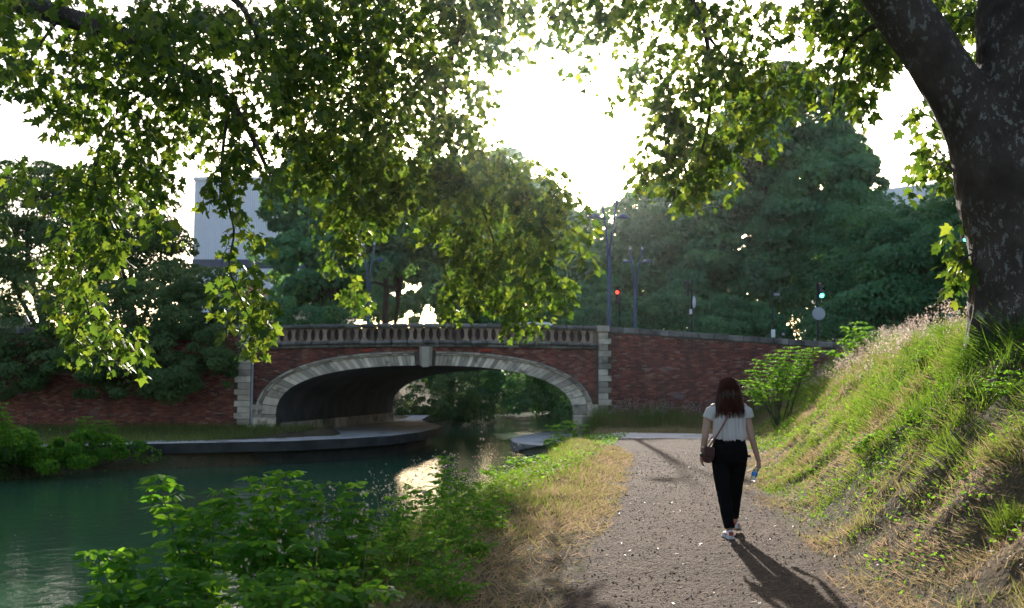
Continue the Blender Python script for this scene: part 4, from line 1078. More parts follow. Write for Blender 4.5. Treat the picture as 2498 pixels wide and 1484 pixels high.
# ------------------------------------------------------------------ vehicles on the bridge
def vehicle(name, label, cat, x, y, zg, L, W, Hh, roofh, mat_, van=False):
    t = thing(name, label, cat, (x, y, zg)); hl = L / 2
    prof = [(-hl, .35), (hl, .35), (hl, .75), (hl * .92, .95), (hl * .52, 1.02), (hl * .3, Hh), (-hl * (.98 if van else .45), Hh), (-hl, 1.0 if not van else Hh * .8)]
    mb = MB((0, 0, 0)); mb.prism(prof, -W / 2, W / 2)
    mb.build('body', mat_, t, bevel=.08)
    wy = W / 2 + .004
    for sg in (-1, 1):
        mb = MB((0, 0, 0)); pts = [(-hl * (.85 if van else .5), 1.05), (hl * .44, 1.05), (hl * .26, Hh - .1), (-hl * (.85 if van else .4), Hh - .1)]
        mb.prism(pts, sg * wy - .004, sg * wy + .004); mb.build('window', M_GLASS, t)
    for sx in (-.62, .62):
        for sg in (-1, 1):
            mb = MB((0, 0, 0)); mb.tube([(hl * sx, sg * (W / 2 - .18), .32), (hl * sx, sg * (W / 2 + .02), .32)], .32, 16); wh = mb.build('wheel', M_BLACK, t)
            mb = MB((0, 0, 0)); mb.tube([(hl * sx, sg * (W / 2 + .021), .32), (hl * sx, sg * (W / 2 + .03), .32)], .19, 12); mb.build('rim', M_GREYP, wh)
    for sg in (-1, 1):
        mb = MB((0, 0, 0)); mb.box((hl + .0, sg * W * .36, .68), (.03, .14, .07)); mb.build('headlight', M_WHITE, t)
    return t
c = P(1318, 793, 47)
vehicle('car', 'white car crossing the bridge, only its roof showing above the parapet', 'car', c.x - .2, 47, 2.9, 4.1, 1.7, P(1318, 789, 47).z - 2.9, .3, M_WHITE)
c = P(50, 785, 49)
vehicle('van', 'pale parked van half hidden by shrubs above the dark wall, far left', 'van', c.x, 49, 2.9, 4.6, 1.9, P(50, 772, 49).z - 2.9, .3, M_WHITE, True)

# ------------------------------------------------------------------ grass and weeds
BL = np.array([(-.5, 0, 0), (.5, 0, 0), (-.36, .5, .07), (.36, .5, .07), (0, 1, .28)])
BL_F = np.array([(0, 1, 3), (0, 3, 2), (2, 3, 4)])
def blades(name, x, y, h, w, rnd, lean=.35, m=None, zoff=-.01, dirb=None):
    n = len(x); z = H(x, y) + zoff; pos = np.stack([x, y, z], 1)
    a = rs.uniform(0, 6.283, n); fa = np.stack([np.cos(a), np.sin(a), np.zeros(n)], 1)
    tip = norm(np.stack([rs.normal(0, lean, n), rs.normal(0, lean, n), np.ones(n)], 1) + (0 if dirb is None else np.array(dirb)))
    R = frames(tip, fa)
    T = BL[None] * np.stack([w, h, h], 1)[:, None, :]
    V = np.einsum('nij,nkj->nki', R, T) + pos[:, None, :]
    Fc = (BL_F[None] + 5 * np.arange(n)[:, None, None]).reshape(-1, 3)
    me = mkmesh(name, V.reshape(-1, 3), Fc, m or M_GRASS, np.repeat(rnd, 3))
    return tag(link(bpy.data.objects.new(name, me)), kind='stuff')
def scatter(n, x0, x1, y0, y1, yp=1.0):
    y = y0 + (y1 - y0) * rs.rand(n) ** yp
    f0 = x0(y) if callable(x0) else x0; f1 = x1(y) if callable(x1) else x1
    return f0 + (f1 - f0) * rs.rand(n), y
def slope_s(x, y): return (x - toe(y)) / np.interp(y, [0, 8, 12, 25, 42], [3.2, 2.9, 2.6, 3.6, 5.0])
# embankment: sparse and brown low down, lush and tall above
x, y = scatter(270000, lambda y: toe(y) - .25, lambda y: toe(y) + 7, 4.5, 41.6, 1.7)
s_ = slope_s(x, y); patch = fbm(x * .7, y * .7, 4) + .6 * fbm(x * 2.6, y * 2.6, 3)
keep = (rs.rand(len(x)) < np.clip(.24 + s_ * 1.15 + patch * 2.2 + (y > 14) * .3, .04, 1))
x, y, s_, patch = x[keep], y[keep], s_[keep], patch[keep]
lush = np.clip(s_ * 1.1 + patch * .8, 0, 1)
tuft = np.clip(fbm(x * 4.5 + 3, y * 4.5, 2) * 4 + .45, 0, 1.3)
h = (.04 + .27 * lush * tuft * rs.uniform(.35, 1.25, len(x)) + .03 * rs.rand(len(x))) * np.interp(y, [5, 15, 30], [1, 1.15, 1.5])
dry = np.clip(.62 - lush * .42 - 1.5 * fbm(x * .8 + 9, y * .8, 3) + rs.normal(0, .17, len(x)) + np.interp(y, [12, 22], [0, .08]), 0, 1)
sw = np.stack([fbm(x * 2.2 + 80, y * 2.2, 2) * 5 - .35, fbm(x * 2.2, y * 2.2 + 80, 2) * 5 - .2, np.zeros(len(x))], 1)
blades('grass', x, y, h, rs.uniform(.004, .009, len(x)) * np.interp(y, [5, 15, 40], [1, 1.7, 3.5]), dry, .5, dirb=sw)
# matted dead grass on the lower slope and on the verge
x, y = scatter(70000, lambda y: toe(y) - .5, lambda y: toe(y) + 3.2, 4.5, 24, 1.5)
p_ = fbm(x * 1.1 + 40, y * 1.1, 4); k = rs.rand(len(x)) < np.clip(.3 + p_ * 3, 0, 1); x, y = x[k], y[k]
blades('hay', x, y, rs.uniform(.06, .2, len(x)), rs.uniform(.003, .007, len(x)) * np.interp(y, [5, 24], [1, 2]), rs.uniform(.6, 1, len(x)), 2.6)
x, y = scatter(120000, lambda y: wR(y) + 1.1, lambda y: pL(y) + .12, 4, 34, 1.6)
u = pL(y) - x; p_ = fbm(x * 1.0, y * 1.0, 4)
k = rs.rand(len(x)) < np.clip(.3 + u * .9 + p_ * 1.5, 0, 1); x, y, u, p_ = x[k], y[k], u[k], p_[k]
blades('hay', x, y, rs.uniform(.05, .17, len(x)), rs.uniform(.003, .008, len(x)) * np.interp(y, [5, 24], [1, 2.2]), np.clip(rs.uniform(.55, 1.1, len(x)), 0, 1), 2.0)
x, y = scatter(110000, lambda y: wR(y) - .1, lambda y: pL(y) + .1, 4, 35, 1.5)
u = pL(y) - x; p_ = fbm(x * .8 + 5, y * .8, 4)
k = rs.rand(len(x)) < np.clip(-.15 + u * .55 + p_ * 2.4, 0, 1); x, y, u = x[k], y[k], u[k]
blades('grass', x, y, (.06 + .2 * np.clip(u * .45, 0, 1) * rs.uniform(.5, 1.5, len(x))) * np.interp(y, [5, 20], [1, 1.3]), rs.uniform(.004, .008, len(x)) * np.interp(y, [5, 34], [1, 3]), np.clip(.66 - u * .17 + rs.normal(0, .17, len(x)), 0, 1), .5)
# meadow before the wall
x, y = scatter(42000, 1.8, 10.5, 29.5, 41.8); k = (x > pR(y) - 9) & ~((y < 33.6) & (x > 1.5 + (33 - y) * .3) & (x < 7)) & (x > 2.6 + np.clip(37 - y, 0, 3) * .2); x, y = x[k], y[k]
tall = sstep((y - 37.5) / 2.5)
blades('grass', x, y, (.1 + tall * rs.uniform(.2, .75, len(x))) * np.clip(.7 + 3 * fbm(x * 1.5, y * 1.5, 2), .3, 1.5), np.full(len(x), .02), np.clip(.7 - tall * .33 + rs.normal(0, .15, len(x)), 0, 1), .3)
# left bank
x, y = scatter(60000, -34, -4, 28, 41.8); k = (x < wL(y) - .1) & (rs.rand(len(x)) < np.where((y > 33.2) & (x > wL(y) - 3), .0, 1)); x, y = x[k], y[k]
u = wL(y) - x; waterside = (y < 34) & (u < 3.0)
blades('grass', x, y, np.where(waterside, rs.uniform(.25, .7, len(x)), rs.uniform(.08, .4, len(x))), np.full(len(x), .02), np.clip(.25 + .25 * rs.rand(len(x)) + (~waterside) * .18 * rs.rand(len(x)), 0, 1), .4)
# small broad-leaved weeds
def weeds(name, x, y, zlo, zhi, size, m=M_SHRUB, rn=None):
    n = len(x); pos = np.stack([x, y, H(x, y) + rs.uniform(zlo, zhi, n)], 1)
    tip = rs.normal(size=(n, 3)) * np.array([1, 1, .35]); nr = rs.normal(size=(n, 3)) * .6 + np.array([0, 0, 1.])
    bulk(name, LFT, LFT_F, pos, frames(tip, nr), size * rs.uniform(.5, 1.4, n), m, rs.rand(n) if rn is None else rn)
x, y = scatter(95000, lambda y: toe(y) - .1, lambda y: toe(y) + 6, 4.5, 36, 1.8)
k = rs.rand(len(x)) < np.clip(.15 + slope_s(x, y) * .6 + fbm(x * 1.3 + 7, y * 1.3, 4) * 3.2, 0, 1); x, y = x[k], y[k]
weeds('ground_cover', x, y, .0, .17, .03 * np.interp(y, [5, 30], [1, 2.4]))
x, y = scatter(26000, lambda y: wR(y) - .2, lambda y: wR(y) + 2.4, 4.5, 33, 1.3)
weeds('ground_cover', x, y, 0, np.interp(y, [8, 16, 22], [.36, .25, .08]), .045 * np.interp(y, [5, 30], [1, 1.3]))
x, y = scatter(26000, -34, -4, 27, 37); k = (x < wL(y) + .25) & (wL(y) - x < 2.2) & (y < 35); x, y = x[k], y[k]
weeds('ground_cover', x, y, -.05, .75, .14, M_FARO)
# tall pale seed heads
def seedheads(name, x, y, hh, sc_=1.0):
    n = len(x); z = H(x, y); lx, ly = rs.normal(0, .1, n), rs.normal(0, .1, n)
    blades(name, x, y, hh, np.full(n, .004) * sc_, rs.uniform(.7, 1, n), .12)
    k = 14; q = rs.rand(n, k); X = x[:, None] + rs.normal(0, .025 * sc_, (n, k)) + lx[:, None] * q * .4; Yy = y[:, None] + rs.normal(0, .025 * sc_, (n, k)) + ly[:, None] * q * .4
    Z = z[:, None] + hh[:, None] * (.68 + .34 * q); pos = np.stack([X, Yy, Z], -1).reshape(-1, 3); m_ = len(pos)
    bulk(name, KITE, KITE_F, pos, frames(rs.normal(size=(m_, 3)) + np.array([0, 0, 1.2]), rs.normal(size=(m_, 3))), .022 * sc_ * rs.uniform(.6, 1.4, m_), M_SEED, rs.rand(m_))
x, y = scatter(850, lambda y: toe(y) + 1.9, lambda y: toe(y) + 5.5, 15, 38); seedheads('seed_heads', x, y, rs.uniform(.35, .75, len(x)), 1.5)
x, y = scatter(260, lambda y: toe(y) + 2.2, lambda y: toe(y) + 5, 8, 15); seedheads('seed_heads', x, y, rs.uniform(.3, .6, len(x)))
x, y = scatter(60, lambda y: wR(y) + 1.2, lambda y: wR(y) + 2.5, 6.5, 12); seedheads('seed_heads', x, y, rs.uniform(.45, .95, len(x)))
x, y = scatter(120, 3.5, 10, 38, 41.7); seedheads('seed_heads', x, y, rs.uniform(.6, 1.1, len(x)), 2)
# gravel and litter on the path
n = 9000; x, y = scatter(n, lambda y: pL(y) - .2, lambda y: pR(y) + .3, 4.5, 24, 1.6)
OC = np.array([(1, 0, 0), (0, 1, 0), (-1, 0, 0), (0, -1, 0), (0, 0, .7), (0, 0, -.6)]); OCF = np.array([(0, 1, 4), (1, 2, 4), (2, 3, 4), (3, 0, 4), (1, 0, 5), (2, 1, 5), (3, 2, 5), (0, 3, 5)])
M_PEB = simple('pebble', (.2, .145, .11), (.09, .06, .045), 9, .85, attr=True)
pos = np.stack([x, y, H(x, y) + .014], 1)
bulk('gravel', OC, OCF, pos, frames(rs.normal(size=(n, 3)) * np.array([1, 1, .2]), rs.normal(size=(n, 3)) * .3 + np.array([0, 0, 1.])), rs.uniform(.003, .009, n) * rs.choice([1, 1, 1.6], n), M_PEB, rs.rand(n))
n = 900; x, y = scatter(n, lambda y: pL(y) - .6, lambda y: pR(y) + 1.2, 4.5, 24, 1.6)
pos = np.stack([x, y, H(x, y) + .025], 1); M_LIT = leafmat('dry_litter', [(0, (.12, .07, .035)), (1, (.30, .24, .17))], [(0, (.2, .13, .06)), (1, (.45, .38, .28))], .3, .5, .35)
bulk('leaf_litter', LFT * np.array([.5, 1, 1]), LFT_F, pos, frames(rs.normal(size=(n, 3)) * np.array([1, 1, .15]), rs.normal(size=(n, 3)) * .45 + np.array([0, 0, 1.])), rs.uniform(.02, .065, n), M_LIT, rs.rand(n))

n = 420; x, y = scatter(n, lambda y: wL(y) + .5, lambda y: wR(y) - .3, 9, 40, .8)
bulk('floating_leaves', LFT, LFT_F, np.stack([x, y, np.full(n, WATER + .012)], 1), frames(rs.normal(size=(n, 3)) * np.array([1, 1, 0.01]), rs.normal(size=(n, 3)) * .08 + np.array([0, 0, 1.])), rs.uniform(.03, .09, n), M_LIT, rs.rand(n))
# ------------------------------------------------------------------ leafy shrubs
def compound(p, d, L, k, ls, acc):
    """a pinnate leaf: leaflets in pairs along a drooping rachis"""
    p = Vector(p); d = Vector(d).normalized(); side = d.cross(Vector((0, 0, 1)))
    side = side.normalized() if side.length > .05 else Vector((1, 0, 0))
    for i in range(k):
        d = (d + Vector((0, 0, -.10))).normalized(); p = p + d * (L / k)
        for sg in (-1, 1):
            tip = (side * sg * 1.0 + d * .55 + Vector((0, 0, random.uniform(-.9, .15)))).normalized()
            nr = Vector((random.uniform(-1, 1), random.uniform(-1.1, .7), random.uniform(.2, 1)))
            acc.append((tuple(p), tuple(tip), tuple(nr), ls * random.uniform(.75, 1.15)))
    acc.append((tuple(p), tuple((d + Vector((0, 0, -.2))).normalized()), (random.uniform(-.3, .3), -.2, 1), ls * 1.2))
def shrub(label, cat, base, tips, rl=.2, k=3, ls=.075, node=.11, m=M_SHRUB, parts=60, bare=.25, name='shrub', curve=.25, group=None):
    t = thing(name, label, cat, base, 0, group); acc = []; B_ = Vector(base)
    for tp in tips:
        T = Vector(tp); st = B_ + Vector((random.uniform(-.18, .18), random.uniform(-.18, .18), -.05)); L = (T - st).length
        mid = st.lerp(T, .5) + Vector((random.uniform(-.08, .08), random.uniform(-.08, .08), curve * L * .35)); pts = []; n = 10
        for i in range(n + 1):
            q = i / n; pts.append(st * (1 - q) ** 2 + mid * 2 * q * (1 - q) + T * q * q)
        mb = MB(t.location); mb.tube(pts, [.009 * max(.3, L) * (1 - .75 * i / n) for i in range(n + 1)], 5); mb.build('stem', M_STEM, t)
        nn = max(3, int(L * (1 - bare) / node)); a = random.uniform(0, 6.28)
        for i in range(nn):
            q = bare + (1 - bare) * (i + 1) / nn; p = st * (1 - q) ** 2 + mid * 2 * q * (1 - q) + T * q * q
            for j in range(3):
                a += 2.4; d = Vector((math.cos(a), math.sin(a), .45)); compound(p, d, rl * random.uniform(.6, 1.15) * (1.1 - .45 * q), k, ls, acc)
    pos = np.array([a_[0] for a_ in acc]); tip = np.array([a_[1] for a_ in acc]); nr = np.array([a_[2] for a_ in acc]); sz = np.array([a_[3] for a_ in acc])
    leaves(t, LFT, LFT_F, pos, frames(tip, nr), sz, m, np.clip(rs.rand(len(acc)) ** 1.1, 0, 1), parts, 'l')
    return t
def G(px, Y, dx=0): x = P(px, 1000, Y).x + dx; return (x, Y, float(H(x, Y)))
shrub('tall arching leafy shoot standing out alone over the canal, left of the bushy shrub', 'shrub', G(560, 7.4), tb([(385, 1165, 7.5), (470, 1250, 7.4), (430, 1330, 7.3), (520, 1230, 7.7)], 0), .15, 3, .1, .09, parts=110, bare=.35)
shrub('bushy green canal-bank shrub with the highest leafy shoots', 'shrub', G(680, 7.6), tb([(545, 1200, 7.7), (640, 1170, 7.8), (700, 1155, 7.7), (760, 1185, 7.6), (600, 1260, 7.4), (690, 1260, 7.3), (640, 1330, 7.0), (740, 1330, 7.1), (560, 1330, 7.0), (670, 1400, 6.8)], 0), .16, 3, .095, .085, parts=160)
shrub('green shrub just right of the highest shoots, in front of the water', 'shrub', G(830, 7.8), tb([(860, 1185, 7.8), (800, 1230, 7.7), (890, 1250, 7.8), (840, 1300, 7.5), (780, 1350, 7.1), (900, 1340, 7.4), (830, 1400, 7.0)], 0), .15, 3, .09, .085, parts=110)
shrub('low leafy shrub hanging over the glittering water at the lower left corner', 'shrub', G(430, 6.6), tb([(235, 1355, 6.8), (320, 1350, 6.9), (290, 1430, 6.5), (400, 1390, 6.7), (380, 1440, 6.4), (470, 1400, 6.7), (250, 1450, 6.4), (200, 1480, 6.2), (340, 1490, 6.2), (470, 1470, 6.3)], 0), .16, 3, .095, .09, parts=160, curve=.45, bare=.15)
shrub('dense low shrub at the bottom edge between the canal and the dead grass', 'shrub', G(700, 6.4), tb([(560, 1420, 6.3), (640, 1450, 6.2), (720, 1430, 6.2), (800, 1450, 6.2), (880, 1440, 6.3), (760, 1400, 6.5), (940, 1450, 6.3)], 0), .18, 3, .085, .09, parts=90, bare=.1)
shrub('weedy plant with small pale-edged leaves beside the tall green ones', 'plant', G(1000, 8.2), tb([(960, 1220, 8.3), (1010, 1190, 8.6), (1060, 1210, 8.4), (930, 1280, 8), (1040, 1320, 8), (990, 1400, 7.6), (1080, 1400, 7.7)], 0), .14, 3, .055, .055, parts=30, name='weed', bare=.1)
shrub('weedy plant leaning over the dead grass of the verge', 'plant', G(1120, 8.9), tb([(1090, 1180, 9.2), (1140, 1185, 9.2), (1185, 1230, 9.0), (1120, 1290, 8.6), (1180, 1330, 8.6), (1060, 1300, 8.6)], 0), .14, 3, .055, .055, parts=30, name='weed', bare=.1)
shrub('tall weeds with small leaves at the bottom edge where the dead grass begins', 'plant', G(1080, 7.2), tb([(1000, 1330, 7.3), (1060, 1300, 7.4), (1110, 1320, 7.3), (1150, 1370, 7.2), (1030, 1400, 7), (1100, 1400, 7), (1160, 1430, 6.9), (960, 1400, 7)], 0), .12, 3, .045, .06, parts=30, name='weed', bare=.1)
shrub('loose green weeds on the verge between the canal plants and the path', 'plant', G(1190, 10.5), tb([(1150, 1200, 10.6), (1200, 1190, 10.8), (1240, 1210, 10.6), (1210, 1240, 10.3), (1170, 1250, 10.2)], 0), .13, 3, .05, .07, parts=20, name='weed', bare=.1)
shrub('upright bright green plant, tallest on the bank halfway to the bridge', 'plant', G(1090, 12), tb([(1085, 1115, 12), (1070, 1160, 12), (1110, 1150, 12.1), (1130, 1190, 12), (1040, 1200, 11.8), (1160, 1210, 12)], 0), .17, 3, .07, .09, parts=40, name='weed', bare=.1)
shrub('yellow-green plants in the sun on the bank before the round towpath end', 'plant', G(1260, 17), tb([(1250, 1118, 17.5), (1210, 1140, 17), (1290, 1122, 17.5), (1320, 1115, 18.5), (1340, 1140, 17.2), (1180, 1150, 16)], 0), .2, 3, .08, .12, parts=20, name='weed', bare=.1)
shrub('bushy plant against the round end of the right towpath', 'bush', G(1385, 31), tb([(1350, 1040, 31.5), (1390, 1030, 31), (1420, 1040, 31), (1340, 1075, 30), (1430, 1070, 30), (1380, 1070, 30)], 0), .3, 3, .13, .17, parts=0, name='bush', bare=.05)
shrub('yellow-green plant on the bank just before the bushy one', 'plant', G(1300, 24), tb([(1290, 1118, 22), (1330, 1112, 22), (1260, 1125, 21), (1370, 1098, 23)], 0), .22, 3, .1, .14, parts=0, name='weed', bare=.1)
shrub('small bright plant growing on the left bank above the towpath', 'plant', (P(212, 1060, 33).x, 33, -.5), tb([(195, 1025, 33), (215, 1018, 33), (235, 1030, 33), (210, 1040, 33)], 0), .25, 3, .12, .15, parts=0, name='weed', bare=.3)
shrub('pale feathery plant on the left bank next to the bright small one', 'plant', (P(262, 1060, 33).x, 33, -.5), tb([(255, 1030, 33), (270, 1028, 33), (280, 1045, 33), (245, 1045, 33)], 0), .2, 3, .07, .1, parts=0, name='weed', bare=.1)
shrub('bright green plant at the left edge of the picture above the canal bank', 'plant', (P(8, 1060, 30).x, 30.5, -.7), tb([(0, 985, 30), (12, 1010, 30), (-20, 1000, 30), (18, 1030, 30)], 0), .25, 3, .12, .15, parts=0, name='weed', bare=.2)
big = [(1830, 905), (1850, 880), (1880, 866), (1905, 856), (1935, 848), (1965, 855), (1985, 850), (1815, 930), (1840, 940), (1880, 905), (1920, 890), (1960, 890), (1870, 940), (1930, 920), (1825, 955), (1900, 935)]
shrub('spreading yellow-green bush on the bank foot right of the walking woman', 'bush', (P(1905, 1000, 30).x, 30, float(H(P(1905, 1000, 30).x, 30))), [P(a_, b_, 30 + random.uniform(-1, 1)) for a_, b_ in big], .34, 5, .1, .13, parts=40, name='bush', bare=.5)
shrub('leafy plant at the end of the wall coping on top of the bank', 'bush', (P(2100, 860, 30).x, 30, float(H(P(2100, 860, 30).x, 30))), [P(a_, b_, 30 + random.uniform(-.8, .8)) for a_, b_ in [(2070, 800), (2090, 790), (2115, 800), (2140, 810), (2060, 830), (2100, 830), (2160, 830), (2020, 860), (2060, 870)]], .3, 3, .15, .16, parts=0, name='bush', bare=.1)
shrub('yellow-leaved plant among the grass halfway up the bank', 'plant', (4.95, 10.2, float(H(4.95, 10.2))), [(4.8, 10.1, 1.6), (5.0, 10.2, 1.7), (5.15, 10.3, 1.55), (4.9, 9.9, 1.5)], .12, 3, .05, .07, parts=20, name='weed', bare=.1)
for k_, (wx, wy, wt) in enumerate(((5.6, 9.0, 'broad-leaved weed near the right edge, below the trunk foot'), (4.6, 8.4, 'leafy weed on the lit slope between bare soil patches'), (5.9, 14.5, 'leafy weed under the seed heads near the bank crest'),
                                  (4.4, 12.6, 'small leafy weed low on the bank, nearest the woman'), (6.6, 10.3, 'leafy weed in the tall grass right beside the trunk'), (4.9, 6.9, 'weed with pale leaves at the lower right corner'))):
    wz = float(H(wx, wy)); shrub(wt, 'plant', (wx, wy, wz), [(wx + random.uniform(-.2, .2), wy + random.uniform(-.2, .2), wz + random.uniform(.15, .38)) for q_ in range(6)], .09, 2, .055, .05, parts=12, name='weed', bare=.1)
shrub('spiky green tuft on the bare lower bank', 'plant', (3.9, 8.0, float(H(3.9, 8.0))), [(3.85, 8, float(H(3.9, 8)) + .14)], .03, 2, .02, .05, parts=0, name='weed')
rr_ = 420; x = 3.9 + rs.normal(0, .05, rr_); y = 8.0 + rs.normal(0, .05, rr_); blades('grass', x, y, rs.uniform(.15, .3, rr_), np.full(rr_, .006), rs.uniform(.2, .5, rr_), .5)

# ------------------------------------------------------------------ the walking woman
PY0 = 10.45; PX0 = (1784.6 - CX) / FPX * PY0; PZ0 = float(H(PX0, PY0)) + .018
u_ = .001315
def C(cx_, cy_, y=0.2): return Vector(((cx_ - 450) * u_, y, (1385 - cy_) * u_))
def loft(mb, rings, n=20):
    vs = []; fs = []
    for (x, y, z, rx, ry) in rings:
        for k in range(n):
            a = 2 * math.pi * k / n; vs.append((x + rx * math.cos(a), y + ry * math.sin(a), z))
    for i in range(len(rings) - 1):
        for k in range(n): fs.append((i * n + k, i * n + (k + 1) % n, (i + 1) * n + (k + 1) % n, (i + 1) * n + k))
    fs.append(tuple(range(n - 1, -1, -1))); fs.append(tuple((len(rings) - 1) * n + k for k in range(n)))
    mb.add(vs, fs)
woman = thing('person', 'woman with long dark hair, white blouse and black trousers walking away on the path', 'person', (PX0, PY0, PZ0))
def place(me, name, m, parent, smooth=True):
    me.name = name; me.materials.clear(); me.materials.append(m)
    me.polygons.foreach_set('use_smooth', np.ones(len(me.polygons), bool))
    return link(bpy.data.objects.new(name, me), parent)
M_SKIN = simple('skin', (.42, .25, .18), (.38, .22, .16), 6, .55)
M_BLOUSE = leafmat('blouse_cloth', [(0, (.62, .57, .55)), (1, (.62, .57, .55))], [(0, (.6, .5, .44)), (1, (.6, .5, .44))], .22, .85, .1)
M_TROU = simple('black_cloth', (.004, .004, .0045), (.006, .006, .0065), 12, 1, .3, 60, spec=.08)
M_HAIR = simple('dark_hair', (.03, .012, .008), (.05, .018, .011), 30, .5, .5, 80, spec=.3)
M_STRAND = leafmat('hair_strand', [(0, (.03, .011, .007)), (1, (.09, .03, .016))], [(0, (.35, .08, .03)), (1, (.55, .16, .07))], .4, .45, .5)
mb = MB()
mb.ell((0, .215, 1.54), (.072, .092, .105), 18, 12); mb.ell((0, .262, 1.49), (.048, .055, .06), 14, 8)      # skull and jaw
mb.ell((0, .318, 1.525), (.012, .02, .022), 8, 6); mb.ell((0, .30, 1.478), (.022, .018, .01), 8, 6)           # nose and lips
for sg in (-1, 1):
    mb.ell((sg * .076, .215, 1.53), (.012, .022, .032), 8, 6)                                                  # ears
    mb.ell((sg * .03, .295, 1.55), (.014, .012, .01), 8, 6)                                                    # eyelids
mb.tube([(0, .20, 1.48), (0, .195, 1.40), (0, .2, 1.33)], [.048, .05, .075], 14)
loft(mb, [(0, .2, .80, .12, .09), (0, .2, .88, .15, .105), (0, .2, 1.0, .125, .09), (0, .2, 1.12, .13, .09), (0, .2, 1.24, .155, .095), (0, .2, 1.33, .14, .07), (0, .2, 1.37, .07, .05)])
for pts, r in (([(-.08, .19, .86), (-.085, .13, .5), (-.05, .02, .1)], [.085, .05, .034]), ([(.08, .21, .86), (.078, .30, .5), (.074, .36, .13)], [.085, .05, .034])):
    mb.tube([pts[0], Vector(pts[0]).lerp(Vector(pts[1]), .5), pts[1], Vector(pts[1]).lerp(Vector(pts[2]), .35), pts[2]], [r[0], .068, r[1], .054, r[2]], 12)
    mb.tube([pts[2], Vector(pts[2]) + Vector((0, .05, -.055)), Vector(pts[2]) + Vector((0, .13, -.075))], [.034, .032, .022], 8)
# arms
LA = [Vector((-.15, .2, 1.33)), C(277, 470), C(252, 610, .18), C(240, 700, .21), C(236, 745, .235)]
RA = [Vector((.15, .2, 1.33)), C(596, 460), C(627, 610, .18), C(663, 730, .2), C(684, 800, .215)]
for A_ in (LA, RA): mb.tube(A_, [.05, .044, .036, .029, .022], 12); mb.ell(A_[0], (.055, .05, .05))
def hand(mb, wrist, d, side, curl, thumb_to, palm_n):
    """palm and five bent fingers; d points from the wrist to the knuckles"""
    d = d.normalized(); pn = palm_n.normalized(); w = d.cross(pn).normalized()
    kn = wrist + d * .075
    mb.tube([wrist, wrist + d * .03, kn], [.021, .024, .022], 10)
    for k, (off, ln) in enumerate(((-.026, .062), (-.009, .07), (.009, .066), (.026, .052))):
        a = kn + w * off; mb.tube([wrist + d * .03 + w * off * .6, a], [.013, .0105], 8)
        p1 = a + (d * math.cos(curl * .5) + pn * math.sin(curl * .5)) * ln * .42
        p2 = p1 + (d * math.cos(curl * 1.2) + pn * math.sin(curl * 1.2)) * ln * .32
        p3 = p2 + (d * math.cos(curl * 1.9) + pn * math.sin(curl * 1.9)) * ln * .26
        mb.tube([a, p1, p2, p3], [.0098, .0088, .008, .0066], 8)
    b = wrist + d * .018 + w * side * .02
    mb.tube([b, b + (d * .6 + w * side * .6 + pn * .5).normalized() * .035, b + (d * .8 + w * side * .25 + pn * .9).normalized() * .062], [.0125, .010, .0075], 8)
hand(mb, LA[-1], Vector((-.05, .25, -1)), 1, .55, None, Vector((1, .1, .1)))
hand(mb, RA[-1], Vector((.02, .12, -1)), -1, 1.25, None, Vector((-1, .12, 0)))
body = place(voxel(mb, .0055, 2), 'body', M_SKIN, woman)
# blouse
mb = MB()
loft(mb, [(.004, .2, .985, .15, .112), (.004, .2, 1.0, .166, .122), (.004, .2, 1.04, .172, .126), (.0, .2, 1.12, .162, .118), (0, .2, 1.22, .168, .118), (0, .2, 1.29, .175, .112), (0, .2, 1.345, .15, .09), (0, .2, 1.385, .09, .062)], 30)
mb.tube([(-.12, .2, 1.325), (-.185, .2, 1.285), C(283, 462)], [.062, .07, .066], 14)
mb.tube([(.12, .2, 1.325), (.185, .2, 1.285), C(598, 452)], [.062, .07, .066], 14)
me = voxel(mb, .007, 3); co = getco(me); v = co - np.array([0, .2, 1.2]); v[:, 2] = 0
ang = np.arctan2(v[:, 1], v[:, 0]); amt = np.clip((1.33 - co[:, 2]) / .2, 0, 1)
fold = (fbm(ang * 4.5 + 30, co[:, 2] * 1.6, 2) * .05 + np.sin(ang * 19 + 3 * fbm(ang * 2 + 9, co[:, 2] * 3, 2)) * .0035) * amt
setco(me, co + norm(v) * fold[:, None]); me2 = me; o = place(me, 'blouse', M_BLOUSE, woman)
# trousers
mb = MB()
loft(mb, [(.002, .2, .985, .158, .116), (.002, .2, 1.012, .162, .118), (0, .2, .93, .182, .132), (0, .2, .84, .194, .14), (0, .2, .76, .17, .125), (0, .2, .72, .1, .09)][1:2] + [(.002, .2, .985, .168, .122), (0, .2, .93, .184, .134), (0, .2, .84, .194, .142), (0, .2, .77, .178, .13), (0, .2, .73, .12, .1)], 28)
mb.tube([(-.1, .2, .86), (-.098, .175, .7), (-.09, .13, .5), (-.072, .07, .3), (-.05, .015, .105)], [.098, .093, .076, .066, .053], 18)
mb.tube([(.1, .21, .86), (.094, .255, .7), (.08, .30, .5), (.074, .33, .32), (.072, .35, .165)], [.098, .09, .074, .06, .05], 18)
me = voxel(mb, .009, 4); co = getco(me)
co[:, 0] += .012 * fbm(co[:, 2] * 14 + co[:, 1] * 8, co[:, 0] * 10, 3); co[:, 1] += .016 * fbm(co[:, 2] * 12, co[:, 0] * 14 + 5, 3)
setco(me, co); place(me, 'trousers', M_TROU, woman)
mb = MB(); mb.box((.198, .17, .83), (.012, .02, .012)); mb.build('pocket_flap', M_TROU, woman)
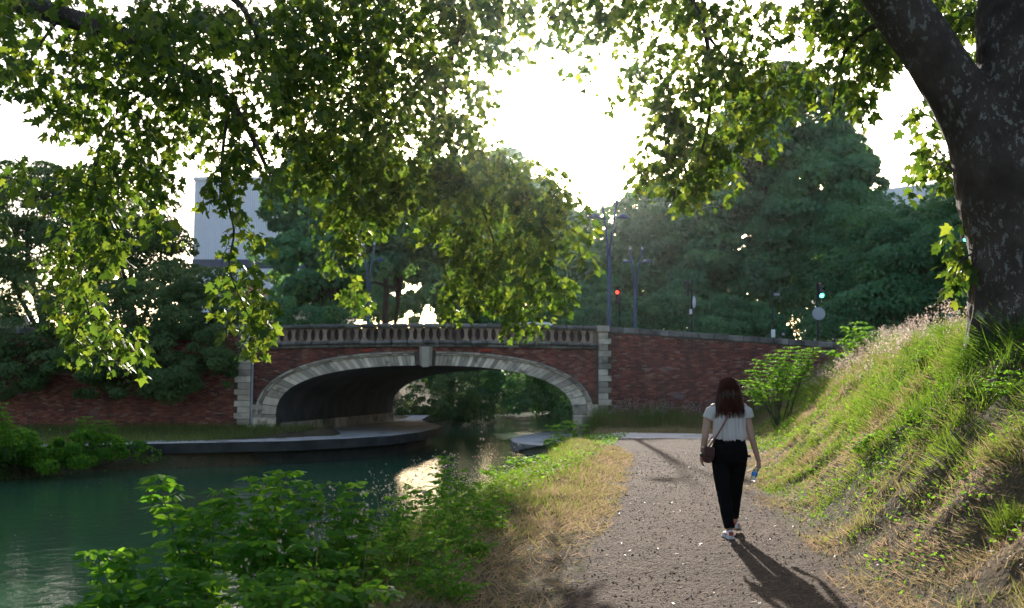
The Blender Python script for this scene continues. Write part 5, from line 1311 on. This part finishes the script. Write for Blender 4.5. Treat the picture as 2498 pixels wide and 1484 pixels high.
# hair
mb = MB(); hc = .19
loft(mb, [(.0, hc + .02, 1.645, .035, .045), (.0, hc + .015, 1.62, .072, .085), (.003, hc + .01, 1.58, .09, .108), (.0, hc, 1.53, .104, .115), (-.004, hc - .01, 1.47, .117, .1), (-.006, hc - .02, 1.41, .132, .085), (-.005, hc - .03, 1.35, .146, .075),
          (.0, hc - .035, 1.30, .146, .066), (.0, hc - .035, 1.268, .12, .055), (0, hc - .03, 1.25, .08, .035)], 30)
me = voxel(mb, .006, 3); co = getco(me); keep_y = co[:, 1]
ang = np.arctan2(co[:, 1] - hc, co[:, 0]); st = np.sin(ang * 34 + 5 * fbm(ang * 3 + 7, co[:, 2] * 5, 2)) * .0035 + fbm(ang * 7 + 20, co[:, 2] * 4, 3) * .022
v = co - np.array([0, hc, 0]); v[:, 2] = 0; co = co + norm(v) * (st * np.clip((1.66 - co[:, 2]) / .08, 0, 1))[:, None]
face = (co[:, 1] > .27) & (co[:, 2] < 1.6); co[face, 1] = .27 + (co[face, 1] - .27) * .1
setco(me, co); hair = place(me, 'hair', M_HAIR, woman)
mb = MB()
for k in range(420):
    a = random.uniform(math.pi * .93, math.pi * 2.07) if random.random() < .8 else random.uniform(0, 6.28)
    pr = [(1.655, .02), (1.62, .078), (1.56, .098), (1.48, .116), (1.40, .134), (1.33, .147), (random.uniform(1.22, 1.29), random.uniform(.12, .158))]
    j = random.uniform(-.004, .012); w = random.uniform(-.1, .1); pts = []
    for i, (z, r) in enumerate(pr):
        ry = r * (1.1 if z > 1.5 else .62); aa = a + w * i / 6 + random.uniform(-.02, .02)
        pts.append((math.cos(aa) * (r + j), hc - (.03 * (i / 6)) + math.sin(aa) * (ry + j), z))
    if max(p[1] for p in pts) > .285: continue
    mb.tube(pts, [.0022, .0026, .0026, .0026, .0024, .002, .0012], 3, cap=False)
tag(mb.build('hair_strands', M_STRAND, woman), kind='stuff')
# shoes
def shoe(x, y0, z0, rz, pitch):
    mb = MB(); n = 12; rings = [(-.04, .030, .075), (-.02, .036, .085), (.04, .037, .08), (.1, .04, .06), (.16, .042, .048), (.2, .034, .036), (.215, .015, .02)]
    vs = []; fs = []
    for (yy_, w, h) in rings:
        for k in range(n):
            a = 2 * math.pi * k / n; vs.append((w * math.cos(a), yy_, .012 + h / 2 + h / 2 * math.sin(a)))
    for i in range(len(rings) - 1):
        for k in range(n): fs.append((i * n + k, i * n + (k + 1) % n, (i + 1) * n + (k + 1) % n, (i + 1) * n + k))
    fs += [tuple(range(n - 1, -1, -1)), tuple((len(rings) - 1) * n + k for k in range(n))]
    mb.add(vs, fs); s = mb.build('shoe', M_WHITE, woman, smooth=True)
    s.location = (x, y0, z0); s.rotation_euler = (pitch, 0, rz)
    mb = MB(); mb.box((0, .085, .012), (.04, .128, .0125)); mb.build('sole', simple('sole', (.6, .56, .54), None, 4, .7), s, bevel=.01)
    mb = MB(); mb.box((0, -.042, .062), (.022, .006, .02)); mb.build('heel_tab', M_REDP, s, bevel=.004)
    mb = MB()
    for sg in (-1, 1): mb.box((sg * .0375, .03, .052), (.004, .028, .009), 0)
    mb.build('side_stripe', M_REDP, s)
    return s
shoe(-.048, .02, -.005, .06, 0); shoe(.078, .36, .05, -.38, -.22)
# bag
bag = thing('shoulder_bag', 'small dark brown rounded shoulder bag hanging at the left hip of the woman', 'bag', (PX0 - .25, PY0 + .1, PZ0 + .85))
M_LEATH = simple('brown_leather', (.06, .018, .014), (.045, .014, .012), 6, .5)
bo = Vector((-.25, .1, .85)); mb = MB()
vs = []; n = 16; prof = []
for k in range(n + 1): a = math.pi + math.pi * k / n; prof.append((.062 * math.cos(a), .085 * math.sin(a)))
prof = [(-.058, .085), (-.062, 0)] + prof[1:-1] + [(.062, 0), (.058, .085)]
mb.add([(x, -.042, z) for x, z in prof] + [(x, .042, z) for x, z in prof], [tuple(range(len(prof))), tuple(range(2 * len(prof) - 1, len(prof) - 1, -1))] + [(i, i + len(prof), (i + 1) % len(prof) + len(prof), (i + 1) % len(prof)) for i in range(len(prof))])
o = mb.build('pouch', M_LEATH, bag, bevel=.012); o.rotation_euler = (0, .08, .2)
mb = MB(); mb.box((0, -.046, .03), (.056, .006, .05)); o = mb.build('flap', M_LEATH, bag, bevel=.008); o.rotation_euler = (0, .08, .2)
mb = MB(); mb.box((-.07, -.01, .0), (.012, .02, .018)); mb.build('buckle', M_BLACK, bag, bevel=.004)
mb = MB(bo); sp = [(-.235, .1, .93), (-.205, .075, .98), (-.15, .062, 1.06), (-.1, .062, 1.14), (-.045, .068, 1.235), (.03, .08, 1.33), (.085, .12, 1.395), (.1, .2, 1.405), (.09, .28, 1.36), (.02, .335, 1.22), (-.1, .335, 1.08), (-.2, .27, .98), (-.25, .15, .93)]
vs = []; fs = []
for i, p in enumerate(sp):
    t_ = (Vector(sp[min(i + 1, len(sp) - 1)]) - Vector(sp[max(i - 1, 0)])).normalized(); out_ = (Vector(p) - Vector((0, .2, p[2]))).normalized(); w = t_.cross(out_).normalized() * .009
    for a in (Vector(p) - w, Vector(p) + w, Vector(p) + w + out_ * .004, Vector(p) - w + out_ * .004): vs.append(a)
for i in range(len(sp) - 1):
    for k in range(4): fs.append((i * 4 + k, i * 4 + (k + 1) % 4, i * 4 + 4 + (k + 1) % 4, i * 4 + 4 + k))
mb.add(vs, fs); mb.build('strap', simple('tan_leather', (.16, .05, .03), None, 8, .5), bag)
# bottle
BA, BB = Vector((.236, .19, .572)), Vector((.292, .225, .735))
bot = thing('water_bottle', 'clear plastic water bottle with a blue label in the right hand of the woman', 'bottle', Vector((PX0, PY0, PZ0)) + BA)
ax = (BB - BA); Lb = ax.length; qr = ax.to_track_quat('Z', 'Y')
def revolve(name, prof, m, parent):
    mb = MB(); n = 18; vs = []; fs = []
    for z, r in prof:
        for k in range(n): a = 2 * math.pi * k / n; vs.append((r * math.cos(a), r * math.sin(a), z))
    for i in range(len(prof) - 1):
        for k in range(n): fs.append((i * n + k, i * n + (k + 1) % n, (i + 1) * n + (k + 1) % n, (i + 1) * n + k))
    mb.add(vs, fs); o = mb.build(name, m, parent, smooth=True); o.rotation_euler = qr.to_euler(); return o
mg, nt, b_, nd, lk = nodes('clear_plastic'); b_.inputs['Base Color'].default_value = (.9, .94, 1, 1); b_.inputs['Roughness'].default_value = .12; b_.inputs['Transmission Weight'].default_value = .75; b_.inputs['IOR'].default_value = 1.25; b_.inputs['Specular IOR Level'].default_value = .9
revolve('shell', [(0, .004), (0, .026), (.006, .03), (.02, .031), (.03, .0285), (.04, .031), (.05, .0305), (.095, .0305), (.105, .031), (.12, .027), (.138, .014), (.152, .012)], mg, bot)
revolve('label', [(.052, .0315), (.093, .0315)], simple('blue_label', (.03, .22, .62), (.03, .2, .55), 5, .4), bot)
revolve('cap', [(.152, .0135), (.168, .0135), (.169, .004)], M_WHITE, bot)

# ------------------------------------------------------------------ thin haze added for the glow around the sun
mb = MB(); mb.b2(-440, 440, -70, 640, -5, 45)
hz_m = bpy.data.materials.new('haze_air'); hz_m.use_nodes = True; hn = hz_m.node_tree; hn.nodes.clear()
ho = hn.nodes.new('ShaderNodeOutputMaterial'); hv = hn.nodes.new('ShaderNodeVolumePrincipled')
hv.inputs['Color'].default_value = (.9, .94, 1, 1); hv.inputs['Density'].default_value = .00013; hv.inputs['Anisotropy'].default_value = .955
hn.links.new(hv.outputs[0], ho.inputs['Volume'])
tag(mb.build('haze', hz_m), kind='stuff')
